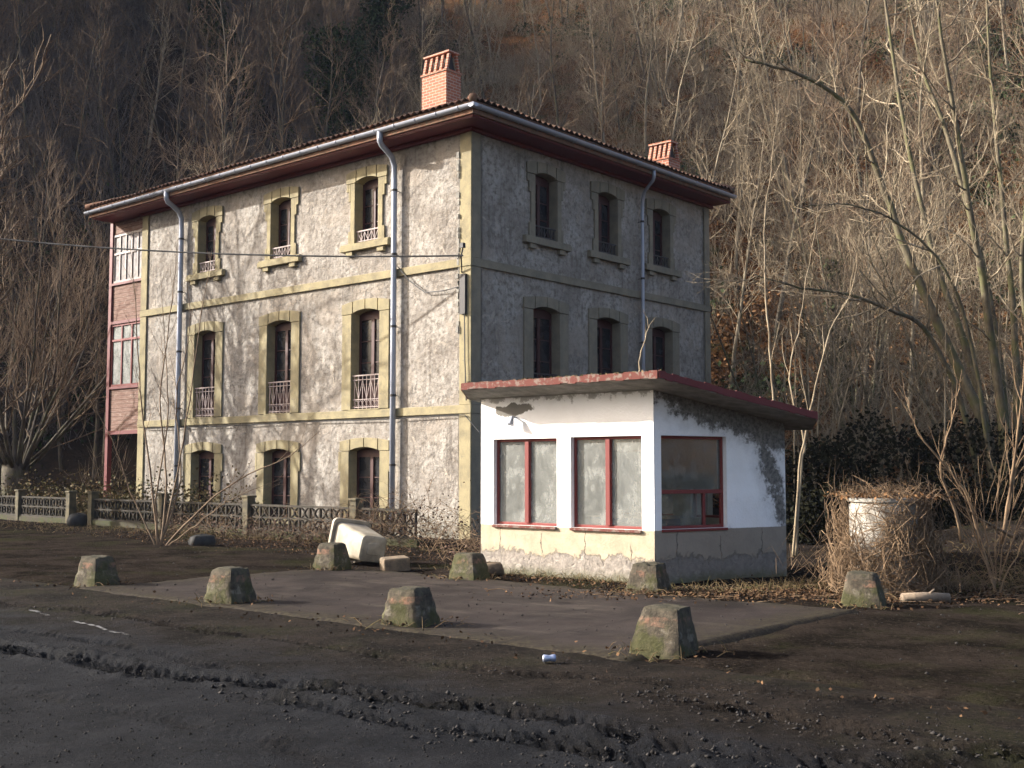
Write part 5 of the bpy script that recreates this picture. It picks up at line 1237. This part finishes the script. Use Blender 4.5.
st = [[(7.9, 19.6, 0.5), (7.6, 19.4, 1.3), (7.2, 19.2, 1.75), (6.7, 19.0, 2.3), (6.5, 19.0, 2.9)], [(7.5, 19.4, 0.5), (7.35, 19.3, 1.1), (7.1, 19.2, 1.75), (7.3, 19.1, 2.6), (7.35, 19.0, 3.2)], [(8.0, 19.0, 0.5), (8.15, 18.9, 1.6), (8.3, 18.8, 2.8), (8.45, 18.8, 4.1)], [(8.0, 19.0, 0.5), (8.25, 18.9, 1.8), (8.7, 18.8, 3.0)], [(8.2, 18.9, 0.6), (7.4, 18.2, 0.9), (6.4, 17.2, 1.35)]]
stem_tree('bare_shrub', 'tangled bare shrub before the dark ivy bank at the right', st, 0.035, CF['shoot'], 550, M['vine'], M['vine'], 5, 0.2)

# ------------------------------------------------------------------ ivy bank, brambles, hedges, grass, litter
rg = np.random.RandomState(21); C = []
for (cx, cy, cz, rx, ry, rz, n) in [(7.6, 28.6, 0.9, 1.3, 1.2, 1.5, 3600), (9.4, 29.6, 1.1, 2.0, 1.5, 1.9, 5200), (11.8, 29.4, 1.2, 2.0, 1.6, 1.9, 5200), (7.4, 26.6, 0.4, 1.2, 1.0, 0.9, 2400), (14.0, 29.5, 1.2, 1.8, 1.6, 2.0, 4000), (9.6, 27.4, 0.5, 1.6, 1.0, 1.1, 3000), (12.4, 27.4, 0.5, 1.8, 1.0, 1.2, 3000)]:
    p = rg.normal(size=(n, 3)); p /= np.linalg.norm(p, axis=1)[:, None]; rad = 0.55 + 0.45 * rg.rand(n) ** 0.5; bump = 1 + 0.35 * fbm(p[:, 0] * 3 + cx, p[:, 2] * 3 + cy, 3)
    q = np.array([cx, cy, cz]) + p * (rad * bump)[:, None] * np.array([rx, ry, rz]); q = q[q[:, 2] > -0.1]; C.append(q)
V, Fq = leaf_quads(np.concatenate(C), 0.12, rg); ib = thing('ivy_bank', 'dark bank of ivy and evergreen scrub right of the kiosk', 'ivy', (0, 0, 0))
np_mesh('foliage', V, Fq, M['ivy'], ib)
def tangle(center, ext, n, rg, L=0.7, r=(0.003, 0.007), arch=0.4):
    P = np.array(center) + rg.normal(size=(n, 3)) * np.array(ext); P[:, 2] = np.abs(P[:, 2] - center[2]) + center[2]
    d = rg.normal(size=(n, 3)); d[:, 2] = np.abs(d[:, 2]) * 0.6; d /= np.linalg.norm(d, axis=1)[:, None]; l = rg.uniform(0.4, 1.2, n)[:, None] * L
    P1 = P + d * l * 0.5 + np.array([0, 0, 1]) * l * arch * 0.25; P2 = P + d * l + np.array([0, 0, -1]) * l * arch * 0.3
    return twig_mesh(P, P1, P2, rg.uniform(*r, n))
def bramble(label, spots, seed, leaves=90, stems=40, leafm='bramble', name='bramble_bush', size=0.06, cat='bush'):
    rg = np.random.RandomState(seed); o = thing(name, label, cat, (spots[0][0], spots[0][1], 0)); Vs = []; Fs = []; b = 0; Cs = []
    for x, y, z, rx, rz in spots:
        V, Fq = tangle((x - spots[0][0], y - spots[0][1], z), (rx, rx * 0.6, rz * 0.5), stems, rg); Vs.append(V); Fs.append(Fq + b); b += len(V)
        c = rg.normal(size=(leaves, 3)) * np.array([rx, rx * 0.6, rz * 0.55]); c[:, 2] = np.abs(c[:, 2]); Cs.append(c + np.array([x - spots[0][0], y - spots[0][1], z]))
    np_mesh('stems', np.concatenate(Vs), np.concatenate(Fs), M['vine'] if leafm == 'bramble' else M['twig'], o)
    V, Fq = leaf_quads(np.concatenate(Cs), size, rg); np_mesh('foliage', V, Fq, M[leafm], o); return o
def fpt(a, off): return F0[0] + FD[0] * a - FD[1] * off * -1 * -1, F0[1] + FD[1] * a + FD[0] * off
bramble('reddish bramble thicket climbing over the right end of the fence', [(*fpt(-0.5 + 0.35 * k, 0.1 * (k % 3)), 0.05 + 0.12 * (k % 3), 0.4, 1.0 - 0.08 * k) for k in range(10)] + [(-0.7, 25.0, 0, 0.5, 0.7), (-1.2, 25.2, 0, 0.5, 0.9)], 71, 95, 60)
bramble('low weeds and brambles along the foot of the fence', [(*fpt(2.2 + 0.55 * k, 0.35), 0.0, 0.33, 0.42) for k in range(15)], 72, 130, 26)
bramble('green and brown garden hedge behind the left part of the fence', [(*fpt(9.5 + 0.8 * k, -1.1 - 0.2 * (k % 2)), 0.1, 0.55, 1.0) for k in range(19)], 73, 480, 20, 'hedge', 'garden_hedge', 0.10, 'hedge')
bramble('low leafy weeds beside the kiosk and house corner', [(-0.9, 22.2, 0, 0.35, 0.5), (-0.9, 23.5, 0, 0.5, 0.5), (-1.0, 21, 0, 0.4, 0.35)], 74, 80, 40)

# tank wrapped in dry vines
tk = thing('water_tank', 'round white tank wrapped in dry brown vines right of the kiosk', 'tank', (5.18, 16.2, -0.02))
tm = MB(); tm.chain([(0, 0, 0), (0, 0, 0.5), (0, 0, 1.22), (0, 0, 1.28)], [0.44, 0.46, 0.46, 0.43], 36); tm.build('body', M['tank'], tk, smooth=False, bevel=0.01)
lm = MB(); lm.chain([(0, 0, 1.282), (0, 0, 1.33)], [0.48, 0.47], 36); lm.build('lid', M['conc'], tk)
rg = np.random.RandomState(31); n = 2600
th = rg.uniform(0, 6.28, n); z = np.where(rg.rand(n) < 0.62, rg.rand(n) ** 1.2 * 0.85, rg.uniform(0.6, 1.36, n)); lit = np.cos(th - math.atan2(-0.55, -0.85)); keep = ~((lit > 0.86) & (z > 0.75) & (rg.rand(n) < 0.93)); th, z = th[keep], z[keep]; n = len(th)
rad = 0.48 + np.abs(rg.normal(size=n)) * 0.13 + np.clip(0.7 - z, 0, 1) * 0.22 * rg.rand(n)
P0 = np.stack([np.cos(th) * rad, np.sin(th) * rad, z], 1); dt = rg.normal(size=n) * 0.5; dz = rg.normal(size=n) * 0.28 - 0.05
P2 = np.stack([np.cos(th + dt) * (rad + rg.normal(size=n) * 0.05), np.sin(th + dt) * (rad + rg.normal(size=n) * 0.05), np.maximum(z + dz, 0.02)], 1)
P1 = (P0 + P2) / 2; P1[:, :2] *= 1.10; P1[:, 2] += rg.normal(size=n) * 0.08
V1, Fa = twig_mesh(P0, P1, P2, rg.uniform(0.004, 0.010, n)); V2, Fb = tangle((0, 0, 1.32), (0.28, 0.28, 0.05), 260, rg, 0.35)
V3, Fc = tangle((-0.35, -0.2, 0.2), (0.35, 0.3, 0.3), 240, rg, 0.55, (0.003, 0.007), 1.2); V4, Fd = tangle((0.7, 0.1, 0.0), (0.6, 0.35, 0.15), 160, rg, 0.6)
np_mesh('vines', np.concatenate([V1, V2, V3, V4]), np.concatenate([Fa, Fb + len(V1), Fc + len(V1) + len(V2), Fd + len(V1) + len(V2) + len(V3)]), M['vine'], tk)
c = rg.normal(size=(500, 3)) * np.array([0.36, 0.36, 0.05]); c[:, 2] = np.abs(c[:, 2]) + 1.33; V, Fq = leaf_quads(c, 0.05, rg); np_mesh('dead_leaves', V, Fq, M['leafbrown'], tk)

def gz(x, y):
    s, t = to_st(x, y); rz, _ = road_h(x, y); g = ground_z(x, y); ap_ = (s > 0.05) & (s < 9.7) & (t > -4.65) & (t < 0.25)
    return np.where(t > 0.3, rz, np.where(ap_, 0.025, g))
# dry grass and litter
rg = np.random.RandomState(41); xs = []; ys = []
def patch(cx, cy, rx, ry, n, ang=0.0):
    a = rg.normal(size=n) * rx; b = rg.normal(size=n) * ry; xs.append(cx + a * math.cos(ang) - b * math.sin(ang)); ys.append(cy + a * math.sin(ang) + b * math.cos(ang))
patch(3.6, 16.7, 0.9, 0.25, 500, 0.5); patch(5.6, 17.2, 1.3, 0.5, 700); patch(8.2, 18.3, 1.6, 0.9, 1500, 0.3); patch(7.0, 16.6, 1.2, 0.5, 500, 0.2); patch(1.0, 17.95, 1.3, 0.10, 420, R(139.8)); patch(-6.5, 29.2, 4.5, 0.25, 1200, fang); patch(-13, 34.5, 3, 0.8, 800, fang); [patch(o_.location.x - 0.05, o_.location.y - 0.15, 0.26, 0.16, 45) for o_ in list(COL.objects) if o_.name.startswith('concrete_block')]
x = np.concatenate(xs); y = np.concatenate(ys); s_, t_ = to_st(x, y)
z = gz(x, y); n = len(x); d = rg.normal(size=(n, 3)) * np.array([0.7, 0.7, 0.2]) + np.array([0, 0, 0.7]); d /= np.linalg.norm(d, axis=1)[:, None]; l = rg.uniform(0.06, 0.24, n)[:, None]
P0 = np.stack([x, y, z], 1); V, Fq = twig_mesh(P0, P0 + d * l * 0.55, P0 + d * l + np.array([0, 0, -0.25]) * l, rg.uniform(0.003, 0.006, n))
tag(np_mesh('dry_grass', V, Fq, M['grass']), 'tufts of dry grass along the kiosk, fence and right bank', 'grass', None, 'stuff')
xs.clear(); ys.clear()
patch(3.7, 15.9, 1.5, 0.35, 2600, 0.1); patch(6.2, 15.6, 1.6, 0.5, 1800, 0.1); patch(0.9, 17.5, 1.4, 0.25, 500, R(140)); patch(-5.5, 26.5, 4.2, 0.7, 2600, fang); patch(-0.5, 11.4, 4.5, 0.25, 160, R(139)); patch(7, 20, 2, 2, 1200); [patch(o_.location.x - 0.05, o_.location.y - 0.1, 0.33, 0.26, 70) for o_ in list(COL.objects) if o_.name.startswith('concrete_block')]
x = np.concatenate(xs); y = np.concatenate(ys); V, Fq = leaf_quads(np.stack([x, y, gz(x, y) + 0.015 + 0.03 * rg.rand(len(x))], 1), 0.045, rg, 0.5)
tag(np_mesh('leaf_litter', V, Fq, M['litter']), 'dead leaves strewn over the apron edge and verge', 'leaf litter', None, 'stuff')
# broken sticks on the ground
rg = np.random.RandomState(43); n = 110
x = np.concatenate([rg.normal(4.2, 1.5, n), rg.normal(6.6, 1.2, n)]); y = np.concatenate([rg.normal(15.7, 0.35, n), rg.normal(16.3, 0.9, n)]); z = gz(x, y) + 0.015; a = rg.uniform(-0.5, 0.5, 2 * n); l = rg.uniform(0.1, 0.55, 2 * n)
P0 = np.stack([x, y, z], 1); P2 = np.stack([x + np.cos(a) * l, y + np.sin(a) * l, gz(x + np.cos(a) * l, y + np.sin(a) * l) + 0.02], 1); P1 = (P0 + P2) / 2 + np.array([0, 0, 0.012])
V, Fq = twig_mesh(P0, P1, P2, rg.uniform(0.004, 0.010, 2 * n)); tag(np_mesh('stick_litter', V, Fq, M['vine']), 'broken sticks lying at the edge of the right bank', 'sticks', None, 'stuff')
# gravel and mud clods
rg = np.random.RandomState(44); n = 14000
s = rg.uniform(-4, 11, n); t = 0.35 + rg.rand(n) ** 0.9 * 6.0; x, y = from_st(s, t); x = list(x); y = list(y); sz = list(0.003 + 0.008 * rg.rand(n) ** 2)
for P, w, d in RP[:4]:
    for k in range(800):
        i = rg.randint(len(P) - 1); p = P[i] + (P[i + 1] - P[i]) * rg.rand(); e = P[i + 1] - P[i]; e /= np.hypot(*e) + 1e-9; q = p + np.array([-e[1], e[0]]) * rg.normal() * w * 1.3
        x.append(q[0]); y.append(q[1]); sz.append((0.004 + 0.018 * rg.rand() ** 2.5) * (1 if d > 0.05 else 0.7))
for k in range(2500):
    px_, py_ = from_st(rg.uniform(-7, 16), rg.uniform(-9, 0.5)); x.append(px_); y.append(py_); sz.append(0.004 + 0.014 * rg.rand() ** 3)
x = np.array(x); y = np.array(y); sz = np.array(sz); C = np.stack([x, y, gz(x, y) + sz * 0.25], 1); n = len(x)
octv = np.array([(1, 0, 0), (0, 1, 0), (-1, 0, 0), (0, -1, 0), (0, 0, 0.8), (0, 0, -0.6)], float)
octf = np.array([(0, 1, 4), (1, 2, 4), (2, 3, 4), (3, 0, 4), (1, 0, 5), (2, 1, 5), (3, 2, 5), (0, 3, 5)])
a = rg.uniform(0, 6.28, n); ca, sa_ = np.cos(a), np.sin(a); J = octv[None] * (1 + 0.6 * rg.uniform(-1, 1, (n, 6, 1))) * sz[:, None, None]
V = np.stack([J[..., 0] * ca[:, None] - J[..., 1] * sa_[:, None], J[..., 0] * sa_[:, None] + J[..., 1] * ca[:, None], J[..., 2]], -1) + C[:, None]
tag(np_mesh('gravel', V.reshape(-1, 3), (octf[None] + 6 * np.arange(n)[:, None, None]).reshape(-1, 3), M['gravel']), 'loose gravel and mud clods on the road', 'gravel', None, 'stuff')

# ------------------------------------------------------------------ overhead cable and its pole beyond the left edge
A = Vector((-1.20, 28.05, 6.95)); B = Vector((-23.8, 37.6, 10.3)); pts = []
for k in range(31):
    t_ = k / 30; p = A.lerp(B, t_); p.z -= 0.9 * 4 * t_ * (1 - t_) * 0.55; pts.append(p)
cw = MB(); cw.chain(pts, 0.022, 6); tag(cw.build('overhead_cable', M['black']), 'black cable slung from the house corner towards the left', 'cable')
po = thing('utility_pole', 'wooden pole beyond the left edge carrying the cable', 'pole', (-23.8, 37.6, 0)); q = MB(); q.chain([(0, 0, -0.3), (0, 0, 10.6)], [0.14, 0.10], 12); q.build('shaft', M['bark'], po)
q = MB(); q.box(-0.5, 0.5, -0.05, 0.05, 10.2, 10.32); q.build('cross_arm', M['bark'], po)

# ------------------------------------------------------------------ thin air that greys the far slope
HAZE = 0.00013
if HAZE:
    hz = MB(); hz.box(-190, 190, -30, 190, -2, 125); q = bpy.data.materials.new('thin_haze'); q.use_nodes = True; nt = q.node_tree; nt.nodes.clear()
    ou = nt.nodes.new('ShaderNodeOutputMaterial'); pv = nt.nodes.new('ShaderNodeVolumePrincipled'); pv.inputs['Density'].default_value = HAZE; pv.inputs['Color'].default_value = (0.55, 0.68, 1.0, 1)
    nt.links.new(pv.outputs[0], ou.inputs['Volume']); tag(hz.build('haze', q), 'thin bluish haze lying over the slopes', 'haze', None, 'stuff')
